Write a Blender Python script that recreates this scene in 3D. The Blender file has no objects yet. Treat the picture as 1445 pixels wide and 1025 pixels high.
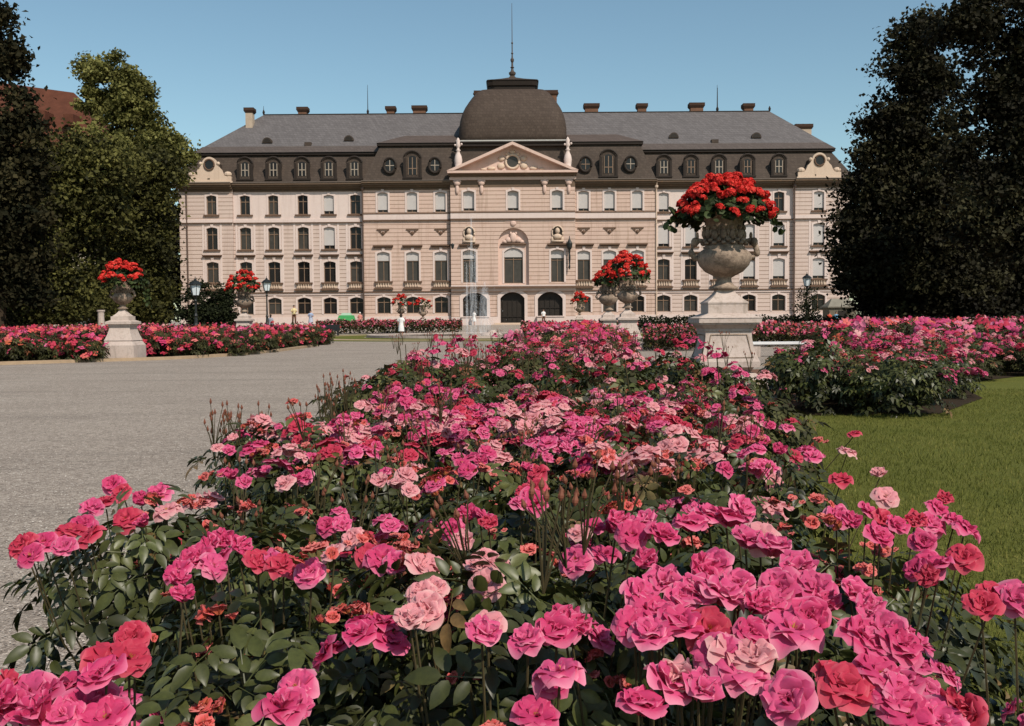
import bpy, bmesh, math, random
import numpy as np
from mathutils import Vector, Matrix
random.seed(7); RS = np.random.RandomState(11)
PI = math.pi
sc = bpy.context.scene
COL = sc.collection

# ---------------------------------------------------------------- camera
FPX = 1405.0; EYE = 1.3; PITCH = math.atan(63/1405); ROLL = 0.0072
_f = Vector((0, math.cos(PITCH), -math.sin(PITCH)))
_u0 = Vector((0, math.sin(PITCH), math.cos(PITCH))); _r0 = Vector((1, 0, 0))
_r = _r0*math.cos(ROLL) - _u0*math.sin(ROLL)
_u = _r0*math.sin(ROLL) + _u0*math.cos(ROLL)
cam_d = bpy.data.cameras.new('camera'); cam_d.sensor_width = 36; cam_d.lens = 36*FPX/1445
cam_d.clip_end = 6000; cam_d.clip_start = 0.05
cam = bpy.data.objects.new('camera', cam_d); COL.objects.link(cam)
M = Matrix((( _r.x, _u.x, -_f.x, 0), (_r.y, _u.y, -_f.y, 0), (_r.z, _u.z, -_f.z, EYE), (0, 0, 0, 1)))
cam.matrix_world = M
sc.camera = cam
cam_d.dof.use_dof = False

def ray(u, v):
    return _f*FPX + _r*(u-722.5) + _u*(512.5-v)
def PZ(u, v, z=0.0):
    d = ray(u, v); t = (z-EYE)/d.z
    return Vector((d.x*t, d.y*t, z))
def PY(u, v, Y):
    d = ray(u, v); t = Y/d.y
    return Vector((d.x*t, Y, EYE+d.z*t))
def gz(y):                       # terrain height
    if y < 92: return 0.0
    if y < 112: return 0.57*(y-92)/20
    return 0.57

# ---------------------------------------------------------------- materials
def mat(name, build):
    m = bpy.data.materials.new(name); m.use_nodes = True
    nt = m.node_tree; nt.nodes.clear()
    out = nt.nodes.new('ShaderNodeOutputMaterial')
    build(nt, out)
    return m
def N(nt, t, **k):
    n = nt.nodes.new(t)
    for a, b in k.items():
        if a.startswith('_'): setattr(n, a[1:], b)
        else: n.inputs[a.replace('__', ' ')].default_value = b
    return n
def ramp(nt, fac, stops):
    r = nt.nodes.new('ShaderNodeValToRGB')
    while len(r.color_ramp.elements) < len(stops): r.color_ramp.elements.new(0.5)
    for e, (p, c) in zip(r.color_ramp.elements, stops):
        e.position = p; e.color = (*c, 1)
    nt.links.new(fac, r.inputs[0]); return r.outputs[0]
def mix(nt, fac, a, b, mode='MIX'):
    m = nt.nodes.new('ShaderNodeMix'); m.data_type = 'RGBA'; m.blend_type = mode
    for s, x in ((m.inputs[0], fac), (m.inputs[6], a), (m.inputs[7], b)):
        if hasattr(x, 'links'): nt.links.new(x, s)
        elif isinstance(x, tuple): s.default_value = (*x, 1)
        else: s.default_value = x
    return m.outputs[2]
def noise(nt, scale, detail=4, rough=.6, vec=None, out=0):
    n = N(nt, 'ShaderNodeTexNoise', Scale=scale, Detail=detail, Roughness=rough)
    if vec is not None: nt.links.new(vec, n.inputs['Vector'])
    return n.outputs[out]
def coords(nt, which='Object'):
    return nt.nodes.new('ShaderNodeTexCoord').outputs[which]
def geo_pos(nt):
    return nt.nodes.new('ShaderNodeNewGeometry').outputs['Position']
def principled(nt, out, col, rough=.8, spec=.3, bump=None, bdist=.02, bstr=.5, metallic=0):
    p = N(nt, 'ShaderNodeBsdfPrincipled', Roughness=rough, Metallic=metallic)
    p.inputs['Specular IOR Level'].default_value = spec
    if hasattr(col, 'links'): nt.links.new(col, p.inputs['Base Color'])
    else: p.inputs['Base Color'].default_value = (*col, 1)
    if bump is not None:
        b = N(nt, 'ShaderNodeBump', Strength=bstr, Distance=bdist)
        nt.links.new(bump, b.inputs['Height']); nt.links.new(b.outputs[0], p.inputs['Normal'])
    nt.links.new(p.outputs[0], out.inputs[0]); return p
def simple(name, col, rough=.7, spec=.3, var=.25, scale=3, metallic=0, bump=0.0):
    def b(nt, out):
        n = noise(nt, scale, 5, .65, geo_pos(nt))
        c = mix(nt, n, tuple(x*(1-var) for x in col), tuple(min(1, x*(1+var)) for x in col))
        principled(nt, out, c, rough, spec, n if bump else None, bump, .6, metallic)
    return mat(name, b)

def math_n(nt, op, a, b=None):
    n = nt.nodes.new('ShaderNodeMath'); n.operation = op
    for s, x in zip(n.inputs, (a, b)):
        if x is None: continue
        if hasattr(x, 'links'): nt.links.new(x, s)
        else: s.default_value = x
    return n.outputs[0]

def wall_mat(name, c1, c2, joints, jh=.46, stain=.5):
    def b(nt, out):
        pos = geo_pos(nt); sep = nt.nodes.new('ShaderNodeSeparateXYZ'); nt.links.new(pos, sep.inputs[0])
        big = noise(nt, .35, 5, .7, pos); fine = noise(nt, 3.5, 4, .7, pos)
        # block to block variation: brick cells from a brick texture on x,z
        cmb = nt.nodes.new('ShaderNodeCombineXYZ'); nt.links.new(sep.outputs[0], cmb.inputs[0]); nt.links.new(sep.outputs[2], cmb.inputs[1])
        br = N(nt, 'ShaderNodeTexBrick', Scale=1.0); br.inputs['Brick Width'].default_value = 1.1; br.inputs['Row Height'].default_value = jh
        br.inputs['Mortar Size'].default_value = .0; br.inputs['Color1'].default_value = (.35, .35, .35, 1); br.inputs['Color2'].default_value = (.75, .75, .75, 1)
        nt.links.new(cmb.outputs[0], br.inputs['Vector'])
        c = mix(nt, big, c1, c2)
        c = mix(nt, .35, c, mix(nt, br.outputs['Color'], c1, c2))
        c = mix(nt, math_n(nt, 'MULTIPLY', ramp_v(nt, fine, .55, .75), .35*stain), c, (.36, .2, .1))
        # rain streaks
        mp = N(nt, 'ShaderNodeMapping'); mp.inputs['Scale'].default_value = (2.2, 2.2, .12); nt.links.new(pos, mp.inputs[0])
        st = noise(nt, 1.0, 5, .7, mp.outputs[0])
        c = mix(nt, math_n(nt, 'MULTIPLY', ramp_v(nt, st, .52, .72), .45*stain), c, (.22, .14, .09))
        h = fine
        if joints:
            m = math_n(nt, 'MODULO', math_n(nt, 'ADD', sep.outputs[2], -.57), jh)
            j = math_n(nt, 'LESS_THAN', m, .075)
            c = mix(nt, math_n(nt, 'MULTIPLY', j, .72), c, (.14, .08, .045))
        principled(nt, out, c, .9, .1, h, .03, .4)
    return mat(name, b)
def ramp_v(nt, v, a, b):
    n = nt.nodes.new('ShaderNodeMapRange'); nt.links.new(v, n.inputs[0])
    n.inputs[1].default_value = a; n.inputs[2].default_value = b
    return n.outputs[0]

WALL_A, WALL_B = (.49, .372, .33), (.60, .485, .415)
M_rust = wall_mat('rusticated_sandstone', WALL_A, WALL_B, True)
M_rust2 = wall_mat('rusticated_pink_sandstone', (.50, .345, .29), (.60, .455, .37), True, .46, 1.1)
M_smooth = wall_mat('smooth_sandstone', (.57, .455, .42), (.66, .55, .49), False, stain=.4)
M_trim = wall_mat('trim_sandstone', (.52, .39, .30), (.6, .47, .36), False, stain=.5)
M_corn = wall_mat('shaded_weathered_cornice_stone', (.095, .065, .045), (.17, .12, .085), False, stain=.8)  # stained stone, base colour darkened to paint in the shade under the eaves
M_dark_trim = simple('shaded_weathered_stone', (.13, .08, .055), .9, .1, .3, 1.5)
M_pink_trim = wall_mat('pediment_trim_stone', (.56, .38, .32), (.64, .48, .40), False, stain=.6)

def slate(name, c1, c2, row=.28):
    def b(nt, out):
        pos = geo_pos(nt)
        sep = nt.nodes.new('ShaderNodeSeparateXYZ'); nt.links.new(pos, sep.inputs[0])
        cmb = nt.nodes.new('ShaderNodeCombineXYZ')
        nt.links.new(math_n(nt, 'ADD', sep.outputs[0], sep.outputs[1]), cmb.inputs[0]); nt.links.new(sep.outputs[2], cmb.inputs[1])
        br = N(nt, 'ShaderNodeTexBrick', Scale=1.0); br.inputs['Brick Width'].default_value = .38; br.inputs['Row Height'].default_value = row
        br.inputs['Mortar Size'].default_value = .02; br.inputs['Color1'].default_value = (*c1, 1); br.inputs['Color2'].default_value = (*c2, 1)
        br.inputs['Mortar'].default_value = tuple(x*.55 for x in c1)+(1,)
        nt.links.new(cmb.outputs[0], br.inputs['Vector'])
        n = noise(nt, .4, 5, .7, pos); n2 = noise(nt, 6, 3, .8, pos)
        c = mix(nt, .5, br.outputs['Color'], mix(nt, n, c1, c2))
        c = mix(nt, ramp_v(nt, n2, .3, .75), mix(nt, .35, c, (0.02, .015, .01)), c)
        principled(nt, out, c, .75, .25, n2, .03, .5)
    return mat(name, b)
M_roof = slate('grey_slate', (.105, .094, .094), (.18, .163, .162), .3)
M_roofb = slate('weathered_slate', (.085, .062, .052), (.135, .10, .085), .3)
M_mans = slate('brown_slate', (.045, .031, .023), (.092, .066, .050), .3)
M_dome = slate('dome_slate', (.050, .033, .024), (.095, .066, .050), .34)
M_gutter2 = simple('dull_gutter', (.15, .12, .10), .6, .3, .3)
M_eave = simple('dark_eave_metal', (.025, .018, .014), .7, .2, .3)
M_gutter = simple('zinc_gutter', (.42, .40, .37), .5, .4, .25)
M_chim = simple('chimney_brick', (.16, .085, .055), .9, .1, .4, 2)
M_chimc = simple('chimney_stone', (.42, .33, .25), .9, .1, .3, 2)
M_chimtop = simple('chimney_cap', (.06, .035, .025), .9, .1, .4, 3)
M_pane = simple('window_glass', (.014, .012, .011), .22, .35, .5, .8)
M_pane2 = simple('window_glass_curtained', (.05, .045, .038), .3, .3, .5, 1.5)
M_frame = simple('window_frame_paint', (.20, .13, .085), .6, .3, .3)
M_framew = simple('white_window_frame', (.33, .27, .21), .6, .3, .2)
M_blind = simple('window_blind', (.46, .43, .41), .8, .1, .12, 1.2)
M_door = simple('dark_door_wood', (.018, .013, .009), .6, .3, .4, 2)
M_pipe = simple('downpipe_metal', (.10, .065, .05), .6, .3, .3)
M_iron = simple('black_cast_iron', (.012, .014, .013), .45, .4, .3)
M_copper = simple('finial_metal', (.07, .05, .04), .5, .4, .3)
M_stone = None
def _stone(nt, out):
    pos = geo_pos(nt)
    n = noise(nt, 2.2, 7, .7, pos); n2 = noise(nt, 14, 5, .7, pos)
    c = mix(nt, n, (.43, .34, .30), (.56, .47, .41))
    c = mix(nt, math_n(nt, 'MULTIPLY', ramp_v(nt, n2, .50, .75), .6), c, (.26, .19, .14))
    mp = N(nt, 'ShaderNodeMapping'); mp.inputs['Scale'].default_value = (5, 5, .7); nt.links.new(pos, mp.inputs[0])
    st = noise(nt, 1.5, 5, .7, mp.outputs[0])
    c = mix(nt, math_n(nt, 'MULTIPLY', ramp_v(nt, st, .52, .7), .45), c, (.20, .16, .12))
    principled(nt, out, c, .85, .2, n2, .008, .7)
M_stone = mat('pale_garden_stone', _stone)
def _urn(nt, out):
    pos = geo_pos(nt)
    n = noise(nt, 3.2, 7, .75, pos); n2 = noise(nt, 22, 5, .7, pos)
    c = mix(nt, ramp_v(nt, n, .35, .65), (.10, .07, .05), (.43, .32, .24))
    c = mix(nt, math_n(nt, 'MULTIPLY', ramp_v(nt, n2, .45, .75), .6), c, (.07, .05, .035))
    principled(nt, out, c, .8, .25, n2, .012, .8)
M_urn = mat('weathered_urn_stone', _urn)

def _gravel(nt, out):
    pos = geo_pos(nt)
    v = N(nt, 'ShaderNodeTexVoronoi', Scale=95); nt.links.new(pos, v.inputs['Vector'])
    v2 = N(nt, 'ShaderNodeTexVoronoi', Scale=26); nt.links.new(pos, v2.inputs['Vector'])
    n = noise(nt, .5, 6, .65, pos); nf = noise(nt, 9, 6, .8, pos)
    sepc = nt.nodes.new('ShaderNodeSeparateColor'); nt.links.new(v.outputs['Color'], sepc.inputs[0])
    sepd = nt.nodes.new('ShaderNodeSeparateColor'); nt.links.new(v2.outputs['Color'], sepd.inputs[0])
    c = ramp(nt, sepc.outputs[0], [(0, (.17, .135, .11)), (.45, (.38, .315, .26)), (.8, (.50, .425, .355)), (1, (.72, .64, .55))])
    c2 = ramp(nt, sepd.outputs[0], [(0, (.16, .13, .105)), (.6, (.38, .315, .26)), (1, (.60, .52, .44))])
    c = mix(nt, .4, c, c2)
    c = mix(nt, ramp_v(nt, nf, .3, .7), mix(nt, .3, c, (.1, .08, .07)), c)
    c = mix(nt, ramp_v(nt, n, .35, .7), mix(nt, .22, c, (.14, .11, .09)), c)
    mp = N(nt, 'ShaderNodeMapping'); mp.inputs['Scale'].default_value = (.12, 1.3, 1); mp.inputs['Rotation'].default_value = (0, 0, -.25); nt.links.new(pos, mp.inputs[0])
    tr = noise(nt, 1.0, 4, .6, mp.outputs[0])
    c = mix(nt, ramp_v(nt, tr, .50, .68), c, mix(nt, .30, c, (.12, .10, .085)))
    principled(nt, out, c, .95, .15, v.outputs['Distance'], .012, .7)
M_gravel = mat('grey_gravel', _gravel)
def _lawn(nt, out):
    pos = geo_pos(nt)
    n = noise(nt, 1.2, 6, .7, pos); n2 = noise(nt, 40, 4, .8, pos)
    c = mix(nt, n, (.09, .11, .018), (.20, .19, .045))
    c = mix(nt, ramp_v(nt, n2, .35, .7), mix(nt, .45, c, (.02, .025, .006)), c)
    principled(nt, out, c, .95, .1, n2, .02, .8)
M_lawn = mat('lawn_turf', _lawn)
M_soil = simple('dark_soil', (.035, .024, .015), .95, .1, .5, 6, bump=.02)
M_redsoil = simple('reddish_soil', (.16, .085, .055), .95, .1, .4, 5)
M_kerb = simple('kerb_stone', (.36, .26, .17), .9, .1, .35, 4)
M_path = simple('pale_path_stone', (.40, .34, .27), .9, .1, .25, 1)
M_redroof = simple('red_clay_tiles', (.095, .034, .02), .85, .15, .5, 1.2)
M_housewall = simple('house_plaster', (.42, .36, .28), .9, .1, .2)
M_bark = simple('tree_bark', (.05, .036, .024), .95, .1, .4, 5)
M_water = simple('basin_water', (.05, .06, .055), .08, .6, .2, 1)
M_white = simple('white_painted_wood', (.72, .71, .70), .6, .3, .08, 6)
M_green = simple('green_painted_panel', (.05, .30, .09), .6, .3, .25, 4)
M_darkbench = simple('dark_bench_metal', (.012, .014, .016), .5, .4, .3)
M_skin = simple('skin', (.50, .28, .19), .6, .3, .08)
M_hair = simple('dark_hair', (.025, .015, .01), .6, .3, .2)
def cloth(name, c): return simple(name, c, .9, .1, .12, 8)
M_lampg = simple('lamp_milk_glass', (.72, .78, .80), .3, .4, .05)

def attr_t(nt):
    a = nt.nodes.new('ShaderNodeAttribute'); a.attribute_name = 'tint'; return a.outputs['Fac']
def leafmat(name, dark, light, rough=.5, spec=.35, transl=.2, stops=None):
    def b(nt, out):
        t = attr_t(nt)
        c = ramp(nt, t, stops) if stops else mix(nt, t, dark, light)
        if name == 'rose_leaf':
            ln = noise(nt, 70, 4, .7, geo_pos(nt)); c = mix(nt, ramp_v(nt, ln, .35, .7), mix(nt, .45, c, (.01, .012, .004)), c)
        p = N(nt, 'ShaderNodeBsdfPrincipled', Roughness=rough); p.inputs['Specular IOR Level'].default_value = spec
        nt.links.new(c, p.inputs['Base Color'])
        tr = nt.nodes.new('ShaderNodeBsdfTranslucent'); nt.links.new(c, tr.inputs[0])
        mx = nt.nodes.new('ShaderNodeMixShader'); mx.inputs[0].default_value = transl
        nt.links.new(p.outputs[0], mx.inputs[1]); nt.links.new(tr.outputs[0], mx.inputs[2])
        nt.links.new(mx.outputs[0], out.inputs[0])
    return mat(name, b)
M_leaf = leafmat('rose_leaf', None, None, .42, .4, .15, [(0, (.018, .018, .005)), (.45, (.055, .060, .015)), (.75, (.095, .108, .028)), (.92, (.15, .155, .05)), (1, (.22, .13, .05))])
M_leaffar = leafmat('rose_leaf_far', None, None, .6, .2, .15, [(0, (.018, .016, .006)), (.5, (.045, .045, .015)), (.85, (.09, .088, .03)), (1, (.22, .085, .04))])
M_stem = simple('rose_stem', (.055, .042, .018), .7, .2, .4, 20)
M_bud = simple('rose_bud_sepals', (.17, .06, .035), .7, .2, .4, 20)
M_spent = leafmat('spent_bloom_petals', None, None, .8, .1, .1, [(0, (.24, .10, .03)), (.35, (.42, .10, .05)), (.7, (.56, .08, .08)), (1, (.62, .18, .16))])
def petal(name, inner, mid, edge):
    def b(nt, out):
        c = ramp(nt, attr_t(nt), [(0, inner), (.4, mid), (.82, mid), (1, edge)])
        n = noise(nt, 38, 4, .7, geo_pos(nt)); n3 = noise(nt, 9, 2, .5, geo_pos(nt))
        c = mix(nt, math_n(nt, 'MULTIPLY', ramp_v(nt, n, .5, .75), .26), c, edge)
        c = mix(nt, math_n(nt, 'MULTIPLY', ramp_v(nt, n3, .45, .7), .35), c, tuple(x*.62 for x in mid))
        p = N(nt, 'ShaderNodeBsdfPrincipled', Roughness=.6); p.inputs['Specular IOR Level'].default_value = .2
        bm_ = N(nt, 'ShaderNodeBump', Strength=.35, Distance=.002); nt.links.new(n, bm_.inputs['Height']); nt.links.new(bm_.outputs[0], p.inputs['Normal'])
        nt.links.new(c, p.inputs['Base Color'])
        tr = nt.nodes.new('ShaderNodeBsdfTranslucent'); nt.links.new(c, tr.inputs[0])
        mx = nt.nodes.new('ShaderNodeMixShader'); mx.inputs[0].default_value = .32
        nt.links.new(p.outputs[0], mx.inputs[1]); nt.links.new(tr.outputs[0], mx.inputs[2]); nt.links.new(mx.outputs[0], out.inputs[0])
    return mat(name, b)
M_hot = petal('hot_pink_petal', (.62, .08, .13), (.62, .052, .165), (.80, .20, .34))
M_mid = petal('rose_pink_petal', (.70, .18, .19), (.68, .085, .225), (.84, .30, .42))
M_pale = petal('pale_pink_petal', (.80, .45, .35), (.74, .30, .33), (.82, .48, .46))
M_coral = petal('coral_red_petal', (.50, .05, .05), (.55, .04, .085), (.68, .12, .17))
PETALS = {'H': M_hot, 'M': M_mid, 'P': M_pale, 'C': M_coral}
M_ger = leafmat('geranium_red', None, None, .6, .2, .15, [(0, (.42, .010, .010)), (.6, (.66, .03, .022)), (1, (.72, .09, .06))])
M_gerleaf = leafmat('geranium_leaf', None, None, .6, .2, .15, [(0, (.012, .018, .006)), (1, (.06, .085, .025))])
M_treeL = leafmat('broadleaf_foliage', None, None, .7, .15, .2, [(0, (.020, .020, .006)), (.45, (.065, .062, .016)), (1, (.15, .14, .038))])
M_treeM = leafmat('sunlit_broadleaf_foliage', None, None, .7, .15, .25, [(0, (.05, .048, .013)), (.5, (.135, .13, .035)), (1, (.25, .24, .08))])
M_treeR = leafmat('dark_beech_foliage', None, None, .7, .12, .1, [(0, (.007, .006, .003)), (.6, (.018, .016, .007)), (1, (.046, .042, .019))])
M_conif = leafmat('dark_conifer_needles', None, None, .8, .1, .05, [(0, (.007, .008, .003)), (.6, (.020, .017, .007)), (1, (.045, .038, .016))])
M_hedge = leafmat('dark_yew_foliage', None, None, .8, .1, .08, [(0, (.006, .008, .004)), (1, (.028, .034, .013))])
M_grass = leafmat('grass_blade', None, None, .8, .1, .25, [(0, (.06, .075, .012)), (.6, (.16, .165, .035)), (1, (.30, .26, .08))])

# ---------------------------------------------------------------- object helpers
def link_obj(name, data, parent=None, loc=(0, 0, 0)):
    o = bpy.data.objects.new(name, data); COL.objects.link(o); o.location = loc
    if parent is not None: o.parent = parent
    return o
def tag(o, label=None, cat=None, group=None, kind=None):
    if label: o['label'] = label
    if cat: o['category'] = cat
    if group: o['group'] = group
    if kind: o['kind'] = kind
    return o
def thing(name, label, cat, loc=(0, 0, 0), group=None, rz=0):
    o = link_obj(name, None, None, loc); o.rotation_euler.z = rz; o.empty_display_size = .2
    return tag(o, label, cat, group)
def origin_of(p):
    v = Vector((0, 0, 0))
    while p is not None: v += p.location; p = p.parent
    return v
class MB:
    def __init__(s): s.v = []; s.f = []; s.m = []; s.c = 0
    def mat(s, i): s.c = i; return s
    def add(s, vs, fs):
        b = len(s.v); s.v += [tuple(x) for x in vs]
        for f in fs: s.f.append(tuple(b+i for i in f)); s.m.append(s.c)
    def box(s, x0, x1, y0, y1, z0, z1):
        s.add([(x0, y0, z0), (x1, y0, z0), (x1, y1, z0), (x0, y1, z0), (x0, y0, z1), (x1, y0, z1), (x1, y1, z1), (x0, y1, z1)],
              [(0, 3, 2, 1), (4, 5, 6, 7), (0, 1, 5, 4), (1, 2, 6, 5), (2, 3, 7, 6), (3, 0, 4, 7)]); return s
    def frus(s, r0, z0, r1, z1):   # r=(x0,x1,y0,y1)
        s.add([(r0[0], r0[2], z0), (r0[1], r0[2], z0), (r0[1], r0[3], z0), (r0[0], r0[3], z0),
               (r1[0], r1[2], z1), (r1[1], r1[2], z1), (r1[1], r1[3], z1), (r1[0], r1[3], z1)],
              [(0, 3, 2, 1), (4, 5, 6, 7), (0, 1, 5, 4), (1, 2, 6, 5), (2, 3, 7, 6), (3, 0, 4, 7)]); return s
    def quad(s, a, b, c, d): s.add([a, b, c, d], [(0, 1, 2, 3)]); return s
    def prism(s, poly, y0, y1, cap=True):     # poly in (x,z), counter clockwise seen from -y
        n = len(poly)
        vs = [(x, y0, z) for x, z in poly]+[(x, y1, z) for x, z in poly]
        fs = [(i, (i+n) if False else i+n, (i+1) % n+n, (i+1) % n) for i in range(n)]
        if cap: fs += [tuple(range(n)), tuple(reversed(range(n, 2*n)))]
        s.add(vs, fs); return s
    def lathe(s, prof, cx=0, cy=0, seg=20, fn=None, sq=None, close=True):
        vs = []; k = len(prof)
        for (r, z) in prof:
            for i in range(seg):
                a = 2*PI*i/seg; rr = r
                if sq: rr = r/((abs(math.cos(a))**sq+abs(math.sin(a))**sq)**(1/sq))
                if fn: rr = fn(rr, a, z)
                vs.append((cx+rr*math.cos(a), cy+rr*math.sin(a), z))
        fs = [(j*seg+i, j*seg+(i+1) % seg, (j+1)*seg+(i+1) % seg, (j+1)*seg+i) for j in range(k-1) for i in range(seg)]
        if close: fs += [tuple(reversed(range(seg))), tuple(range((k-1)*seg, k*seg))]
        s.add(vs, fs); return s
    def tube(s, pts, rad, seg=6):
        pts = [Vector(p) for p in pts]; n = len(pts)
        if not hasattr(rad, '__len__'): rad = [rad]*n
        vs = []
        for i, p in enumerate(pts):
            d = (pts[min(i+1, n-1)]-pts[max(i-1, 0)])
            if d.length < 1e-9: d = Vector((0, 0, 1))
            d.normalize()
            a = d.cross(Vector((0, 0, 1)) if abs(d.z) < .9 else Vector((1, 0, 0))).normalized(); b = d.cross(a)
            for k in range(seg):
                t = 2*PI*k/seg; vs.append(p+(a*math.cos(t)+b*math.sin(t))*rad[i])
        fs = [(j*seg+k, j*seg+(k+1) % seg, (j+1)*seg+(k+1) % seg, (j+1)*seg+k) for j in range(n-1) for k in range(seg)]
        fs += [tuple(reversed(range(seg))), tuple(range((n-1)*seg, n*seg))]
        s.add(vs, fs); return s
    def blob(s, c, r, seg=8, rings=5):
        if not hasattr(r, '__len__'): r = (r, r, r)
        vs = [(c[0], c[1], c[2]-r[2])]
        for j in range(1, rings):
            t = -PI/2+PI*j/rings
            for i in range(seg):
                a = 2*PI*i/seg; vs.append((c[0]+r[0]*math.cos(t)*math.cos(a), c[1]+r[1]*math.cos(t)*math.sin(a), c[2]+r[2]*math.sin(t)))
        vs.append((c[0], c[1], c[2]+r[2])); L = len(vs)-1; fs = []
        for i in range(seg):
            fs.append((0, 1+(i+1) % seg, 1+i)); fs.append((L, L-seg+i, L-seg+(i+1) % seg))
            for j in range(rings-2):
                a = 1+j*seg; fs.append((a+i, a+(i+1) % seg, a+seg+(i+1) % seg, a+seg+i))
        s.add(vs, fs); return s
    def mesh(s, name, mats, off=(0, 0, 0), smooth=False):
        me = bpy.data.meshes.new(name)
        me.from_pydata([(x-off[0], y-off[1], z-off[2]) for x, y, z in s.v], [], s.f)
        for m in (mats if isinstance(mats, (list, tuple)) else [mats]): me.materials.append(m)
        me.polygons.foreach_set('material_index', s.m)
        if smooth: me.polygons.foreach_set('use_smooth', [True]*len(s.f))
        me.update(); return me
    def build(s, name, mats, parent=None, smooth=False, local=False):
        off = (0, 0, 0) if (local or parent is None) else origin_of(parent)
        return link_obj(name, s.mesh(name, mats, off, smooth), parent)

def scatter(name, tv, tf, pos, rot, scl, tint, mats, mi=None, vt=None, smooth=False):
    """replicate a template (verts tv, faces tf) at positions -> Mesh"""
    tv = np.asarray(tv, float); n = len(pos); k = len(tv)
    scl = np.asarray(scl, float).reshape(n, 1, 1)
    V = np.einsum('nij,kj->nki', rot, tv)*scl + np.asarray(pos)[:, None, :]
    lv = np.concatenate([np.array(f) for f in tf]); cnt = np.array([len(f) for f in tf])
    L = (lv[None, :]+(np.arange(n)*k)[:, None]).ravel()
    C = np.tile(cnt, n); S = np.concatenate([[0], np.cumsum(C)[:-1]])
    me = bpy.data.meshes.new(name)
    me.vertices.add(n*k); me.vertices.foreach_set('co', V.ravel())
    me.loops.add(len(L)); me.loops.foreach_set('vertex_index', L.astype(np.int32))
    me.polygons.add(len(C)); me.polygons.foreach_set('loop_start', S.astype(np.int32)); me.polygons.foreach_set('loop_total', C.astype(np.int32))
    T = np.repeat(np.asarray(tint, float), k)
    if vt is not None: T = np.clip(T.reshape(n, k)+np.asarray(vt)[None, :], 0, 1).ravel()
    at = me.attributes.new('tint', 'FLOAT', 'POINT'); at.data.foreach_set('value', T)
    for m in (mats if isinstance(mats, (list, tuple)) else [mats]): me.materials.append(m)
    if mi is not None: me.polygons.foreach_set('material_index', np.tile(np.asarray(mi, np.int32), n))
    if smooth: me.polygons.foreach_set('use_smooth', np.ones(len(C), bool))
    me.update(calc_edges=True); me.validate(); return me
def rots(nrm, spin=None, fwd=None):
    """rotation matrices whose local z = nrm, local y random/forward"""
    nrm = np.asarray(nrm, float); nrm /= np.linalg.norm(nrm, axis=1, keepdims=True)+1e-9
    n = len(nrm)
    r = RS.randn(n, 3) if fwd is None else np.asarray(fwd, float)
    y = r-(r*nrm).sum(1, keepdims=True)*nrm; y /= np.linalg.norm(y, axis=1, keepdims=True)+1e-9
    x = np.cross(y, nrm)
    return np.stack([x, y, nrm], axis=2)
# leaf templates (along +y, normal +z)
def leaflet(L=1, W=.56, fold=.10, x=0, y=0, ang=0):
    v = [(0, 0, 0)]+[(sx*W*w, L*y, fold*w*2-.16*L*y*y) for sx in (1, -1) for w, y in ((.33, .14), (.50, .38), (.44, .64), (.22, .86))]+[(0, L*y, -.16*L*y*y) for y in (.14, .38, .64, .86)]+[(0, L, -.2*L)]
    f = [(0, 1, 9), (1, 2, 10, 9), (2, 3, 11, 10), (3, 4, 12, 11), (4, 13, 12), (0, 9, 5), (5, 9, 10, 6), (6, 10, 11, 7), (7, 11, 12, 8), (8, 12, 13)]
    c, s_ = math.cos(ang), math.sin(ang)
    return [(x+a*c-b*s_, y+a*s_+b*c, z) for a, b, z in v], f
def compound(n=5, L=.048, hi=True):
    V, F = [], []
    def addl(x, y, a, l):
        v, f = leaflet(l, l*.52, l*.10, x, y, a)
        if not hi:
            v = [v[0], v[2], v[13], v[6]]; f = [(0, 1, 2, 3)]
        b = len(V); V.extend(v); F.extend([tuple(b+i for i in q) for q in f])
    addl(0, .062, 0, L*1.1)
    for yy in ((.052, .022) if n == 5 else (.048,)):
        for sg in (-1, 1): addl(sg*.006, yy, -sg*1.05, L*(.95 if yy > .04 else .8))
    if hi:
        b = len(V); V.extend([(-.0012, 0, 0), (.0012, 0, 0), (.0008, .065, 0), (-.0008, .065, 0)]); F.append((b, b+1, b+2, b+3))
    return [(x, y, z-2.2*y*y) for x, y, z in V], F
CL_HI = compound(5, .05, True); CL_LO = compound(5, .055, False)
LF_DIA = ([(0, -.5, 0), (.36, 0, .12), (0, .5, 0), (-.36, 0, .12)], [(0, 1, 2), (0, 2, 3)])

# ================================================================ setting
def sheet(name, poly, z, m, thick=0):
    b = MB(); n = len(poly)
    b.add([(x, y, z) for x, y in poly], [tuple(range(n))])
    o = b.build(name, m)
    # make sure it faces up
    if o.data.polygons[0].normal.z < 0: o.data.flip_normals()
    return tag(o, kind='structure')
g = MB(); ys = [-60, 0, 30, 60, 92, 97, 102, 107, 112, 160, 400, 4000]; xs = [-3000, -300, -60, 0, 60, 300, 3000]
g.add([(x, y, gz(y)) for y in ys for x in xs], [(j*7+i, j*7+i+1, (j+1)*7+i+1, (j+1)*7+i) for j in range(len(ys)-1) for i in range(6)])
tag(g.build('ground', M_gravel), kind='structure')

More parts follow.
